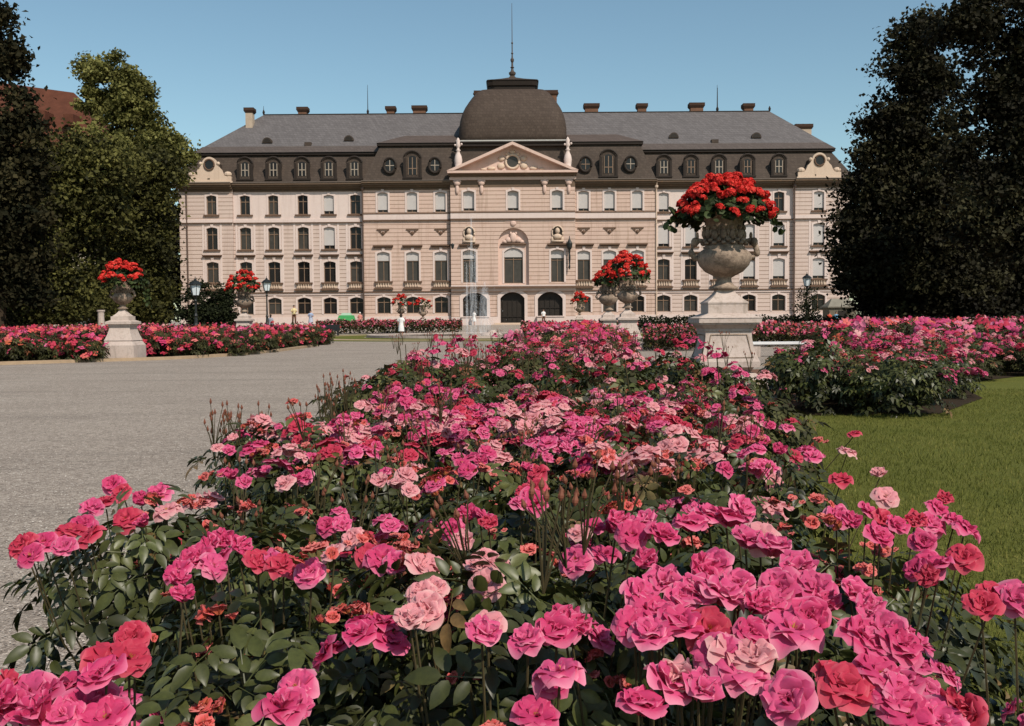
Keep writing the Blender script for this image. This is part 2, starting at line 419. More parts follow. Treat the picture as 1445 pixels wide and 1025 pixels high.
# bed outlines in plan (metres)
BED_A = [(-.55, .55), (-.74, 1.5), (-1.02, 2.4), (-1.16, 3.3), (-1.18, 4.5), (-1.10, 6.5), (-1.0, 11), (-.72, 16), (.1, 23), (.75, 33), (1.4, 45), (3.6, 45), (3.75, 38), (2.55, 26), (1.75, 18),
         (1.5, 14.8), (2.1, 12.6), (2.1, 9.6), (1.6, 7), (1.05, 4.4), (.92, 2.4), (1.0, .55)]
BED_B = [(3.75, 12.9), (5.6, 13.0), (7.3, 15.4), (8.3, 18.6), (10.6, 20.8), (15, 24), (24, 33), (30, 46), (15, 46), (11, 34), (8, 25), (6.0, 18.5), (4.9, 15.6), (3.9, 14.2)]
def edgeL():
    pts = []
    for u, v in ((-60, 517), (0, 515), (80, 512.5), (172, 509.5), (250, 507), (330, 502), (385, 497), (420, 492.5), (446, 488.5)):
        p = PZ(u, v, 0); pts.append((p.x, p.y))
    return pts
EL = edgeL()
BED_L = EL+[(-10.6, 56), (-13.5, 60), (-24, 60), (-34, 50), (-34, 31)]
LAWN = [(.9, -3), (.92, 2.5), (1.05, 4.6), (1.6, 7), (2.1, 9.6), (2.2, 12), (3.3, 12.6), (4.0, 14.2), (5, 15.6), (6, 18.5), (8, 25), (13, 27), (26, 34), (60, 60), (60, -3)]
sheet('lawn', LAWN, .006, M_lawn)
def soil(name, poly, z=.012):
    return sheet(name, poly, z, M_soil)
sheet('bed_soil', [(1.4, 15), (2.2, 12.2), (3.3, 12.7), (4.1, 14.3), (6.1, 18.6), (8.2, 25), (5.2, 24), (2.3, 21)], .016, M_redsoil); soil('bed_soil', BED_A); soil('bed_soil', BED_B, .013); soil('bed_soil', BED_L, .011)
def kerb(pts, name='kerb', w=.14, h=.09, m=None, z0=0):
    b = MB(); n = len(pts); P = [Vector((x, y, 0)) for x, y in pts]; vs = []
    for i, p in enumerate(P):
        d = (P[min(i+1, n-1)]-P[max(i-1, 0)]).normalized(); q = Vector((d.y, -d.x, 0))*w/2
        zz = z0+gz(p.y)
        vs += [(p+q).to_tuple()[:2]+(zz-.05,), (p+q).to_tuple()[:2]+(zz+h,), (p-q).to_tuple()[:2]+(zz+h,), (p-q).to_tuple()[:2]+(zz-.05,)]
    fs = []
    for i in range(n-1):
        a = i*4; c = a+4
        fs += [(a, c, c+1, a+1), (a+1, c+1, c+2, a+2), (a+2, c+2, c+3, a+3)]
    b.add(vs, fs); o = b.build(name, m or M_kerb); tag(o, kind='structure'); return o
def smooth_pts(pts, k=4):
    out = []; n = len(pts)
    for i in range(n-1):
        p0, p1, p2, p3 = [Vector(pts[max(0, min(n-1, j))]) for j in (i-1, i, i+1, i+2)]
        for t in range(k):
            s = t/k; out.append(tuple(.5*((2*p1)+(p2-p0)*s+(2*p0-5*p1+4*p2-p3)*s*s+(3*p1-p0-3*p2+p3)*s**3)))
    out.append(tuple(pts[-1])); return out
kerb(smooth_pts([(x, y-.12) for x, y in EL]), w=.22, h=.10)
kerb(smooth_pts([(x-.1, y) for x, y in BED_A[3:11]]), w=.12, h=.07)

# fountain lawn rings and basin
FC = (-1.5, 74.0)
def ring(name, r0, r1, z, m, h=0, structure=True):
    b = MB(); S = 96; vs = []
    for i in range(S):
        a = 2*PI*i/S; c, s_ = math.cos(a), math.sin(a)
        for r in (r0, r1): vs.append((FC[0]+r*c, FC[1]+r*s_, z+h))
        if h:
            for r in (r0, r1): vs.append((FC[0]+r*c, FC[1]+r*s_, z))
    k = 4 if h else 2; fs = []
    for i in range(S):
        j = (i+1) % S; a, c = i*k, j*k
        fs.append((a, a+1, c+1, c))
        if h: fs += [(a+1, a+3, c+3, c+1), (a, c, c+2, a+2)]
    b.add(vs, fs); o = b.build(name, m)
    if structure: tag(o, kind='structure')
    return o
ring('lawn', 14.6, 17.0, .008, M_lawn)
ring('path', 12.6, 14.6, .010, M_kerb)
ring('lawn', 9.4, 12.6, .008, M_lawn)
ft = thing('fountain', 'round low stone fountain basin with tall thin white water jets in front of the palace', 'fountain', (FC[0], FC[1], 0))
def ringpart(name, r0, r1, z, h, m):
    o = ring(name, r0, r1, z, m, h, False); o.parent = ft
    o.data.transform(Matrix.Translation((-FC[0], -FC[1], 0))); return o
ringpart('basin_rim', 8.6, 9.2, .012, .16, M_stone)
w = MB(); w.lathe([(8.6, .03), (8.6, .10)], seg=64); w.build('water', M_water, ft, local=True)
b = MB(); b.lathe([(.9, .05), (.7, .2), (.35, .28), (.3, .45)], seg=16); b.build('nozzle', M_stone, ft, local=True)
def _spray(nt, out):
    pos = geo_pos(nt)
    mp = N(nt, 'ShaderNodeMapping'); mp.inputs['Scale'].default_value = (5, 5, .8); nt.links.new(pos, mp.inputs[0])
    n = noise(nt, 1.6, 5, .7, mp.outputs[0])
    d = N(nt, 'ShaderNodeBsdfDiffuse'); d.inputs[0].default_value = (.85, .86, .9, 1)
    t = nt.nodes.new('ShaderNodeBsdfTransparent')
    mx = nt.nodes.new('ShaderNodeMixShader')
    nt.links.new(math_n(nt, 'MULTIPLY', ramp_v(nt, n, .35, .8), .32), mx.inputs[0])
    nt.links.new(t.outputs[0], mx.inputs[1]); nt.links.new(d.outputs[0], mx.inputs[2]); nt.links.new(mx.outputs[0], out.inputs[0])
M_spray = mat('water_spray', _spray)
def _mist(nt, out):
    d = N(nt, 'ShaderNodeBsdfDiffuse'); d.inputs[0].default_value = (.9, .92, .95, 1)
    t = nt.nodes.new('ShaderNodeBsdfTransparent'); mx = nt.nodes.new('ShaderNodeMixShader'); mx.inputs[0].default_value = .5
    nt.links.new(t.outputs[0], mx.inputs[1]); nt.links.new(d.outputs[0], mx.inputs[2]); nt.links.new(mx.outputs[0], out.inputs[0])
M_drop = mat('water_droplets', _mist)
for (u, vt_, w_) in ((666, 305, .17), (671, 352, .10), (659, 372, .10), (684, 398, .5)):
    p = PY(u, 440, FC[1]); top = PY(u, vt_, FC[1]).z; x = p.x-FC[0]
    j = MB(); hs = [.2, top*.3, top*.6, top*.85, top]
    j.tube([(x, 0, h) for h in hs], [w_*.9, w_, w_*.8, w_*.5, .03], 10)
    n = 260; zz = RS.rand(n)**1.2*top; sp = w_*(.9+.9*(1-zz/top))
    jt = j.build('water_jet', M_spray, ft, smooth=True, local=True)
    pos = np.stack([x+RS.randn(n)*sp, RS.randn(n)*sp, zz+.15], 1)
    me = scatter('droplets', [(0, 0, .7), (.5, 0, -.3), (-.25, .43, -.3), (-.25, -.43, -.3)], [(0, 1, 2), (0, 2, 3), (0, 3, 1), (1, 3, 2)], pos, rots(RS.randn(n, 3)), .02+.03*RS.rand(n), RS.rand(n), M_drop)
    link_obj('droplets', me, jt)

# ================================================================ palace
YP = 115.0
def XU(u, v=350, Y=YP): return PY(u, v, Y).x
pal = thing('palace', 'long pale pink and cream baroque palace with slate mansard roof, central pediment and square dome', 'palace', (XU(725), YP, .57))
xE0, xE1, xM0, xC0, xC1, xM1, xE2, xE3 = XU(255), XU(330), XU(513.5), XU(637), XU(811), XU(925.5), XU(1119), XU(1198)

def arc_pts(xc, w, ztop, rise, n=10):
    if rise <= 0: return [(xc-w/2, ztop), (xc+w/2, ztop)]
    R = (w*w/4+rise*rise)/(2*rise); cz = ztop-R; a0 = math.asin(min(1, w/2/R))
    return [(xc+R*math.sin(-a0+2*a0*i/n), cz+R*math.cos(-a0+2*a0*i/n)) for i in range(n+1)]
def wall_face(mb, x0, x1, z0, z1, Y, holes, depth=.35, rev=None):
    xs = sorted({x0, x1} | {h[0]-h[1]/2 for h in holes} | {h[0]+h[1]/2 for h in holes})
    zs = sorted({z0, z1} | {h[2] for h in holes} | {h[3] for h in holes})
    for i in range(len(xs)-1):
        for j in range(len(zs)-1):
            cx, cz = (xs[i]+xs[i+1])/2, (zs[j]+zs[j+1])/2
            if any(abs(cx-h[0]) < h[1]/2 and h[2] < cz < h[3] for h in holes): continue
            mb.quad((xs[i], Y, zs[j]), (xs[i+1], Y, zs[j]), (xs[i+1], Y, zs[j+1]), (xs[i], Y, zs[j+1]))
    c0 = mb.c
    if rev is not None: mb.c = rev
    for (xc, w, za, zb, rise) in holes:
        a, c = xc-w/2, xc+w/2
        if zb < z1 or True:
            P = arc_pts(xc, w, zb, rise)
            if rise > 0:
                half = len(P)//2
                mb.c = c0
                for k in range(half): mb.add([(a, Y, zb), (P[k+1][0], Y, P[k+1][1]), (P[k][0], Y, P[k][1])][::-1], [(0, 1, 2)])
                for k in range(half, len(P)-1): mb.add([(c, Y, zb), (P[k+1][0], Y, P[k+1][1]), (P[k][0], Y, P[k][1])][::-1], [(0, 1, 2)])
                if rev is not None: mb.c = rev
            for k in range(len(P)-1):
                mb.quad((P[k][0], Y, P[k][1]), (P[k+1][0], Y, P[k+1][1]), (P[k+1][0], Y+depth, P[k+1][1]), (P[k][0], Y+depth, P[k][1]))
        zs_ = zb-rise
        mb.quad((a, Y, za), (a, Y, zs_), (a, Y+depth, zs_), (a, Y+depth, za))
        mb.quad((c, Y, zs_), (c, Y, za), (c, Y+depth, za), (c, Y+depth, zs_))
        mb.quad((a, Y, za), (a, Y+depth, za), (c, Y+depth, za), (c, Y, za))
    mb.c = c0
def window(xc, w, za, zb, rise, Y, style='plain', blind=0.0, bal=False, hood=None, sill=True, frame_m=None, depth=.35, glass=None):
    """window part: stone surround, with frame, pane, blind, balcony as sub-parts"""
    s = MB(); t = .2; yf = Y-.05
    # side jambs & head surround as a strip following the opening
    P = [(xc-w/2, za)]+arc_pts(xc, w, zb, rise)+[(xc+w/2, za)]
    Q = [(xc-w/2-t, za)]+arc_pts(xc, w+2*t, zb+t, rise)+[(xc+w/2+t, za)]
    n = len(P)
    for i in range(n-1):
        s.quad((P[i][0], yf, P[i][1]), (P[i+1][0], yf, P[i+1][1]), (Q[i+1][0], yf, Q[i+1][1]), (Q[i][0], yf, Q[i][1]))
        s.quad((Q[i][0], yf, Q[i][1]), (Q[i+1][0], yf, Q[i+1][1]), (Q[i+1][0], Y, Q[i+1][1]), (Q[i][0], Y, Q[i][1]))
        s.quad((P[i+1][0], yf, P[i+1][1]), (P[i][0], yf, P[i][1]), (P[i][0], Y+.01, P[i][1]), (P[i+1][0], Y+.01, P[i+1][1]))
    if style in ('apron',): s.box(xc-w/2-.35, xc+w/2+.35, Y-.045, Y+.01, za-.62, za-.17)
    s.prism([(xc-.12, zb+.02), (xc+.12, zb+.02), (xc+.17, zb+.34), (xc-.17, zb+.34)], Y-.11, Y)   # keystone
    s.mat(1)
    if sill: s.box(xc-w/2-.32, xc+w/2+.32, Y-.2, Y+.012, za-.17, za)
    if hood: s.box(xc-w/2-.42, xc+w/2+.42, Y-.34, Y+.012, hood, hood+.13).box(xc-w/2-.34, xc+w/2+.34, Y-.2, Y+.012, hood-.14, hood)
    s.mat(0)
    if hood: s.box(xc-.16, xc+.16, Y-.15, Y+.011, zb+.36, hood-.15)
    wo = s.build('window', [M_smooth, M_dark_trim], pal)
    yp = Y+depth
    # pane
    p = MB(); A = [(xc-w/2-.02, za-.02)]+[(xc+w/2+.02, za-.02)]+[(x, z) for x, z in reversed(arc_pts(xc, w+.04, zb+.02, rise))]
    p.add([(x, yp-.02, z) for x, z in A], [tuple(range(len(A)))])
    p.build('pane', glass or (M_pane2 if random.random() < .22 else M_pane), wo)
    f = MB(); fy0, fy1 = yp-.09, yp-.03; fw = .055
    f.box(xc-fw/2-.01, xc+fw/2+.01, fy0, fy1, za, zb-rise*.2).box(xc-w/2, xc-w/2+.07, fy0, fy1, za, zb-rise).box(xc+w/2-.07, xc+w/2, fy0, fy1, za, zb-rise)
    zt = za+(zb-za)*.68
    f.box(xc-w/2+.071, xc-fw/2-.012, fy0, fy1, zt-.04, zt+.04).box(xc+fw/2+.012, xc+w/2-.071, fy0, fy1, zt-.04, zt+.04)
    f.box(xc-w/2+.071, xc-fw/2-.012, fy0, fy1, za, za+.08).box(xc+fw/2+.012, xc+w/2-.071, fy0, fy1, za, za+.08)
    f.build('frame', frame_m or M_frame, wo)
    if blind:
        zl = za+.01 if blind == 1 else za+(zb-za)*(1-blind)
        q = MB(); A = [(xc-w/2+.01, zl), (xc+w/2-.01, zl)]+list(reversed(arc_pts(xc, w-.02, zb-.01, rise)))
        q.prism(A, yp-.16, yp-.12); q.build('blind', M_blind, wo)
    if bal:
        q = MB(); zb0 = za-.92
        q.box(xc-w/2-.12, xc+w/2+.12, Y-.16, Y+.014, zb0+.24, za-.17)
        q.mat(1).box(xc-w/2-.36, xc+w/2+.36, Y-.42, Y+.013, zb0, zb0+.17)
        q.mat(1).box(xc-w/2-.25, xc+w/2+.25, Y-.3, Y+.013, zb0+.171, zb0+.239)
        q.mat(0)
        k = 5
        for i in range(k):
            bx = xc-w/2+(i+.5)*w/k; q.lathe([(.06, zb0+.24), (.09, zb0+.38), (.045, zb0+.56), (.06, za-.17)], bx, Y-.27, 6)
        q.mat(1).box(xc-w/2-.2, xc+w/2+.2, Y-.36, Y-.17, za-.169, za-.02)
        q.build('balcony', [M_trim, M_dark_trim], wo)
    return wo

ZG, ZC = .45, 16.0
F0 = dict(w=1.55, za=1.95, zb=3.85, rise=.24); F1 = dict(w=1.38, za=5.6, zb=8.0, rise=.16)
F2 = dict(w=1.28, za=9.4, zb=11.95, rise=.15); F3 = dict(w=1.16, za=13.4, zb=15.6, rise=.13)
def H(xc, F): return (xc, F['w'], F['za'], F['zb'], F['rise'])
def outer_section(x0, x1, Y, us, m0, smooth_top, blinds):
    """blinds: per window tuple (f1,f2,f3)"""
    holes = []; xs = [XU(u) for u in us]
    for x in xs: holes += [H(x, F0), H(x, F1), H(x, F2), H(x, F3)]
    wl = MB()
    lo = [h for h in holes if h[2] < 12.5]; hi = [h for h in holes if h[2] > 12.5]
    wl.mat(0); wall_face(wl, x0, x1, ZG, 12.5, Y, lo, rev=1)
    wl.mat(1 if smooth_top else 0); wall_face(wl, x0, x1, 12.5, ZC+.6, Y, hi, rev=1)
    wl.mat(0); wl.quad((x0, Y, ZG), (x0, Y, ZC+.6), (x0, 131, ZC+.6), (x0, 131, ZG)); wl.quad((x1, Y, ZG), (x1, 131, ZG), (x1, 131, ZC+.6), (x1, Y, ZC+.6))
    wl.build('wall', [m0, M_smooth], pal)
    # vertical smooth strips around window columns and quoin edges
    st = MB()
    for x in xs:
        for sg in (-1, 1):
            c = x+sg*1.02
            for (a, b2) in ((4.5, 12.42),): st.box(c-.12, c+.12, Y-.03, Y, a, b2)
        st.box(x-.9, x+.9, Y-.03, Y, 8.95, 9.22)
    st.build('window_strip', M_smooth, pal)
    bc = MB()
    bc.mat(0).box(x0, x1, Y-.14, Y, 12.5, 12.86).mat(1).box(x0, x1, Y-.2, Y, 12.42, 12.499)
    bc.build('belt_course', [M_smooth, M_dark_trim], pal)
    sc_ = MB(); sc_.mat(0).box(x0, x1, Y-.12, Y, 4.14, 4.36).mat(1).box(x0, x1, Y-.22, Y, 4.361, 4.5)
    sc_.build('string_course', [M_smooth, M_dark_trim], pal)
    pl = MB(); pl.box(x0, x1, Y-.13, Y, .4, 1.62); pl.build('plinth', M_smooth, pal)
    for x, bl in zip(xs, blinds):
        window(x, Y=Y, sill=False, style='g', **F0)
        window(x, Y=Y, bal=True, hood=8.68, blind=bl[0], **F1)
        window(x, Y=Y, style='apron', blind=bl[1], **F2)
        window(x, Y=Y, blind=bl[2], **F3)
Z = (0, 0, 0)
YE, YW, YM, YC = 114.75, 115.1, 114.55, 113.85
outer_section(xE0, xE1, YE, [300.5], M_rust, False, [Z])
outer_section(xE1, xM0, YW, [346.5, 386.3, 428, 464.7, 502], M_rust, True, [Z, Z, Z, (0, .82, .82), Z])
outer_section(xM1, xE2, YW, [936.8, 975, 1014.5, 1057.5, 1099.5], M_rust, True, [(0, .85, .85), (0, .85, .85), (0, .84, .86), (.86, .85, .85), (.85, .86, 0)])
outer_section(xE2, xE3, YE, [1154.3], M_rust, False, [(.85, .86, .85)])
FM1 = dict(w=1.46, za=5.65, zb=9.0, rise=.2); FM3 = dict(w=1.2, za=13.5, zb=15.78, rise=.14)
def belts_mid(x0, x1, Y):
    bc = MB(); bc.mat(1).box(x0, x1, Y-.12, Y, 13.3, 13.42).box(x0, x1, Y-.2, Y, 12.52, 12.66).mat(0).box(x0, x1, Y-.08, Y, 12.661, 13.299)
    bc.build('belt_course', [M_smooth, M_dark_trim], pal)
    pl = MB(); pl.box(x0, x1, Y-.13, Y, .4, 1.62); return pl
def mid_section(x0, x1, us):
    Y = YM; xs = [XU(u) for u in us]; holes = []
    for x in xs: holes += [H(x, F0), H(x, FM1), H(x, FM3)]
    wl = MB(); wall_face(wl, x0, x1, ZG, ZC+.6, Y, holes, rev=1)
    wl.quad((x0, Y, ZG), (x0, Y, ZC+.6), (x0, 116, ZC+.6), (x0, 116, ZG)); wl.quad((x1, Y, ZG), (x1, 116, ZG), (x1, 116, ZC+.6), (x1, Y, ZC+.6))
    wl.build('wall', [M_rust2, M_smooth], pal)
    belts_mid(x0, x1, Y).build('plinth', M_smooth, pal)
    sc_ = MB(); sc_.mat(0).box(x0, x1, Y-.12, Y, 4.14, 4.36).mat(1).box(x0, x1, Y-.22, Y, 4.361, 4.5); sc_.build('string_course', [M_smooth, M_dark_trim], pal)
    for x in xs:
        window(x, Y=Y, sill=False, **F0)
        window(x, Y=Y, bal=True, hood=9.62, blind=.3, glass=M_pane2, **FM1)
        window(x, Y=Y, blind=.86, sill=False, **FM3)
        o = MB(); o.mat(0).box(x-.72, x+.72, Y-.1, Y, 11.5, 11.6)
        o.prism([(x-.62, 11.46), (x, 10.86), (x+.62, 11.46), (x+.5, 11.46), (x, 11.0), (x-.5, 11.46)][::1], Y-.06, Y)
        o.blob((x, Y-.04, 11.12), (.2, .14, .22), 8, 5).blob((x-.3, Y-.03, 11.35), (.13, .08, .08)).blob((x+.3, Y-.03, 11.35), (.13, .08, .08))
        o.build('carved_ornament', M_dark_trim, pal)
mid_section(xM0, xC0, [541.5, 582.6, 622.5]); mid_section(xC1, xM1, [823.4, 859.7, 898.8])

# central block
xc0 = XU(724.5); xl, xr = XU(662.7), XU(786)
dw = 2.8; doors = [(XU(670), 2.75, 1.5, 4.25, .7), (xc0-.15, 2.75, .5, 4.3, .7), (XU(775.5), 2.85, 1.5, 4.3, .8)]
holes = doors+[(xl, 1.5, 5.4, 9.1, .2), (xr, 1.5, 5.4, 9.1, .2), (xc0, 3.5, 5.05, 11.6, 1.75)]
for x in (xl, xc0, xr): holes.append((x, 1.25, 13.55, 15.8, .16))
wl = MB(); wall_face(wl, xC0, xC1, ZG, 18.0, YC, holes, depth=.5, rev=1)
wl.quad((xC0, YC, ZG), (xC0, YC, 18), (xC0, 116, 18), (xC0, 116, ZG)); wl.quad((xC1, YC, ZG), (xC1, 116, ZG), (xC1, 116, 18), (xC1, YC, 18))
wl.build('wall', [M_rust2, M_smooth], pal)
belts_mid(xC0, xC1, YC); 
pl = MB()
ex = [xC0]+[e for d in sorted(doors) for e in (d[0]-d[1]/2, d[0]+d[1]/2)]+[xC1]
for i in range(0, 8, 2): pl = MB(); pl.box(ex[i], ex[i+1], YC-.13, YC, .4, 1.5); pl.build('plinth', M_smooth, pal)
sc_ = MB(); sc_.mat(0).box(xC0, xC1, YC-.25, YC, 4.45, 4.72).mat(1).box(xC0-.1, xC1+.1, YC-.6, YC, 4.721, 4.95).mat(0).box(xC0, xC1, YC-.3, YC, 4.951, 5.1)
sc_.build('string_course', [M_smooth, M_dark_trim], pal)
for x in (xl, xr): window(x, 1.5, 5.4, 9.1, .2, YC, hood=9.62, blind=.26, glass=M_pane2, depth=.5, sill=False)
for x in (xl, xc0, xr): window(x, 1.25, 13.55, 15.8, .16, YC, blind=.86, sill=False, depth=.5)
nw = MB(); wall_face(nw, xc0-1.75, xc0+1.75, 5.05, 11.6, YC+.5, [(xc0, 2.15, 5.3, 9.35, .5)], depth=.3); nw.build('niche_wall', M_pink_trim, pal)
wn = window(xc0, 2.15, 5.3, 9.35, .5, YC+.5, blind=.26, glass=M_pane2, depth=.3, sill=False)
oc = MB(); oc.mat(1).box(xc0-1.45, xc0+1.45, YC+.2, YC+.5, 9.68, 9.85); oc.mat(0)
oc.blob((xc0, YC+.35, 10.5), (.42, .25, .6), 10, 7)
for s_ in (-1, 1):
    oc.blob((xc0+s_*.55, YC+.38, 10.25), (.4, .2, .32)); oc.blob((xc0+s_*.95, YC+.4, 10.05), (.3, .15, .2)); oc.blob((xc0+s_*.3, YC+.35, 11.0), (.14, .12, .2))
oc.build('carved_ornament', [M_pink_trim, M_dark_trim], pal, smooth=True)
ko = MB(); ko.blob((xc0, YC-.05, 12.1), (.35, .16, .3)).box(xc0-.9, xc0+.9, YC-.06, YC, 12.3, 12.4); ko.build('carved_ornament', M_pink_trim, pal)
for xd, wd, za, zb, rise in doors:
    d = MB(); A = [(xd-wd/2-.02, za), (xd+wd/2+.02, za)]+list(reversed(arc_pts(xd, wd+.04, zb+.02, rise)))
    d.add([(x, YC+.5, z) for x, z in A], [tuple(range(len(A)))])
    for k in range(-2, 3): d.box(xd+k*wd/5-.03, xd+k*wd/5+.03, YC+.42, YC+.49, za, zb-.35)
    d.box(xd-wd/2, xd+wd/2, YC+.40, YC+.48, za+.95, za+1.03)
    do = d.build('door', M_door, pal)
    h = MB(); P = [(xd-wd/2, za)]+arc_pts(xd, wd, zb, rise, 12)+[(xd+wd/2, za)]; Q = [(xd-wd/2-.35, za)]+arc_pts(xd, wd+.7, zb+.35, rise, 12)+[(xd+wd/2+.35, za)]
    for i in range(len(P)-1):
        h.quad((P[i][0], YC-.08, P[i][1]), (P[i+1][0], YC-.08, P[i+1][1]), (Q[i+1][0], YC-.08, Q[i+1][1]), (Q[i][0], YC-.08, Q[i][1]))
        h.quad((Q[i][0], YC-.08, Q[i][1]), (Q[i+1][0], YC-.08, Q[i+1][1]), (Q[i+1][0], YC, Q[i+1][1]), (Q[i][0], YC, Q[i][1]))
    h.prism([(xd-.25, zb), (xd+.25, zb), (xd+.4, zb+.62), (xd-.4, zb+.62)], YC-.26, YC)
    h.build('door_surround', M_smooth, do)
for s_, xd in ((0, doors[0][0]), (1, doors[2][0])):
    b = MB(); b.box(xd-1.5, xd+1.5, YC-.5, YC-.1, .5, 1.45); b.box(xd-1.6, xd+1.6, YC-.6, YC-.05, 1.451, 1.56); b.build('balustrade', M_smooth, pal)
b = MB(); b.box(xc0-2.4, xc0+2.1, YC-1.4, YC-.14, .5, .66).box(xc0-2.2, xc0+1.9, YC-.9, YC-.15, .661, .8); b.build('doorstep', M_trim, pal)
# busts in round niches
for x, dk in ((xl, 0), (xr, 1)):
    b = MB(); n = 20
    P = [(x+.62*math.cos(2*PI*i/n), 11.05+.72*math.sin(2*PI*i/n)) for i in range(n)]
    b.mat(1).add([(a, YC-.012, c) for a, c in P], [tuple(range(n))])
    b.mat(0)
    b.tube([(a, YC-.06, c) for a, c in P+[P[0]]], .09, 6)
    b.blob((x, YC-.2, 11.2), (.27, .26, .36), 10, 7); b.blob((x, YC-.18, 10.55), (.5, .25, .33), 10, 6); b.tube([(x, YC-.18, 10.6), (x, YC-.18, 11)], .14, 8)
    b.box(x-.7, x+.7, YC-.3, YC, 9.95, 10.15); b.blob((x-.55, YC-.08, 10.3), (.2, .1, .25)); b.blob((x+.55, YC-.08, 10.3), (.2, .1, .25))
    b.build('bust', [M_trim, M_door], pal, smooth=True)
# capitals
for u in (646, 680, 768, 802):
    x = XU(u, 270); b = MB(); b.blob((x, YC-.12, 16.7), (.4, .2, .35)); b.blob((x, YC-.1, 16.0), (.22, .14, .6)); b.blob((x-.3, YC-.1, 16.85), .17); b.blob((x+.3, YC-.1, 16.85), .17); b.build('capital', M_pink_trim, pal, smooth=True)
# wall lanterns and downpipes
for u in (639.5, 802.5):
    x = XU(u); Y = YC-.45 if u > 700 else YM-.45
    b = MB(); b.lathe([(.05, 6.8), (.1, 7.1), (.07, 7.4), (.13, 8.2), (.08, 8.6), (.12, 9.0), (.08, 9.05)], x, Y, 8); b.lathe([(.16, 9.05), (.3, 9.3), (.34, 9.75), (.2, 10.0), (.06, 10.3), (.03, 10.6)], x, Y, 8)
    b.box(x-.03, x+.03, Y, Y+.45, 7.2, 7.3); b.build('wall_lantern', M_iron, pal)
for u, Y, m in ((513.5, YM-.1, M_pipe), (636.5, YM-.1, M_pipe), (925.3, YM-.1, M_trim), (1119.6, YE-.14, M_pipe), (265.8, YE-.1, M_pipe)):
    x = XU(u); b = MB(); b.tube([(x, Y, .6), (x, Y, 15.7), (x, Y-.15, 16.3), (x, Y-.3, 16.6)], .085, 8); b.lathe([(.1, 16.0), (.2, 16.15), (.2, 16.35)], x, Y-.1, 8)
    for z in (4, 8, 12): b.lathe([(.12, z), (.12, z+.1)], x, Y, 8)
    b.build('downpipe', m, pal)
# cornice per section
def cornice(x0, x1, Y, z=16.0, ext0=0, ext1=0):
    b = MB()
    b.mat(0).box(x0, x1, Y-.10, Y, z, z+.12).box(x0-ext0*.25, x1+ext1*.25, Y-.3, Y, z+.30, z+.50).box(x0-ext0*.5, x1+ext1*.5, Y-.62, Y, z+.501, z+.72)
    b.mat(0).box(x0-ext0*.7, x1+ext1*.7, Y-.85, Y+1, z+.721, z+.93)
    b.mat(1).box(x0-ext0*.75, x1+ext1*.75, Y-.93, Y-.7, z+.931, z+1.0)
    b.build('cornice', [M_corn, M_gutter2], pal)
    f = MB(); f.box(x0, x1, Y-.02, Y-.001, z+.121, z+.299); f.build('frieze', M_corn, pal)
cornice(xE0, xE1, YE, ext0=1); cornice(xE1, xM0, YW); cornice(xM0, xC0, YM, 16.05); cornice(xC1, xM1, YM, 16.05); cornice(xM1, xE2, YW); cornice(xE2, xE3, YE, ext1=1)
# pediment
b = MB(); b.mat(0).box(xC0-.1, xC1+.1, YC-.2, YC, 17.0, 17.3).mat(1).box(xC0-.2, xC1+.2, YC-.5, YC, 17.45, 17.7).mat(0).box(xC0-.25, xC1+.25, YC-1.0, YC, 17.701, 17.95)
b.mat(1).box(xC0, xC1, YC-.03, YC-.002, 16.2, 16.99)
b.build('entablature', [M_pink_trim, M_corn], pal)
ap = 21.15; hw = (xC1-xC0)/2+.35; xm = (xC0+xC1)/2
b = MB(); n = 24
tri = [(xm-hw+.4, 17.951), (xm+hw-.4, 17.951), (xm, ap-.35)]
b.add([(x, YC, z) for x, z in tri]+[(x, YC+2.0, z) for x, z in tri], [(0, 1, 2), (0, 2, 5, 3), (1, 4, 5, 2)]); 
pd = b.build('pediment', M_pink_trim, pal)
b = MB()
for s_ in (-1, 1):
    e = (xm+s_*hw, 17.955); a = (xm, ap); t = .34
    q = [(e[0], e[1]), (a[0], a[1]), (a[0], a[1]-t), (e[0]-s_*.75, e[1])]
    b.prism(q if s_ < 0 else q[::-1], YC-1.05, YC+.02)
b.build('raking_cornice', M_pink_trim, pd)
b = MB(); cz = 19.05
P = [(xm+.78*math.cos(2*PI*i/n), cz+.78*math.sin(2*PI*i/n)) for i in range(n)]
b.mat(1).add([(x, YC-.03, z) for x, z in P], [tuple(range(n))]); b.mat(0).tube([(x, YC-.08, z) for x, z in P+[P[0]]], .15, 8)
b.build('oculus', [M_trim, M_pane2], pd, smooth=True)
b = MB()
for (dx, dz, rx, rz_) in ((-1.25, .35, .4, .3), (1.25, .35, .4, .3), (-1.3, -.5, .45, .35), (1.3, -.5, .45, .35), (-2.4, -.75, .5, .22), (2.4, -.75, .5, .22), (-3.3, -.85, .35, .15), (3.3, -.85, .35, .15), (0, 1.1, .4, .2), (-.6, .85, .3, .15), (.6, .85, .3, .15)):
    b.blob((xm+dx, YC-.05, cz+dz), (rx, .16, rz_), 8, 6)
b.build('carved_relief', M_trim, pd, smooth=True)
# figures on the pediment shoulders
for u in (646.5, 801.5):
    x = XU(u, 230, YC); b = MB()
    b.lathe([(.5, 17.9), (.5, 18.4), (.36, 18.5), (.42, 18.9), (.46, 19.3), (.38, 19.75), (.22, 20.1), (.17, 20.3), (.3, 20.42), (.14, 20.55), (.16, 20.75), (.3, 20.95), (.2, 21.2), (.24, 21.45), (.14, 21.7), (.03, 21.85)], x, YC+.3, 12)
    b.blob((x+.38, YC+.25, 21.1), .14); b.blob((x-.34, YC+.25, 21.0), .13); b.build('trophy_statue', M_smooth, pal, smooth=True)
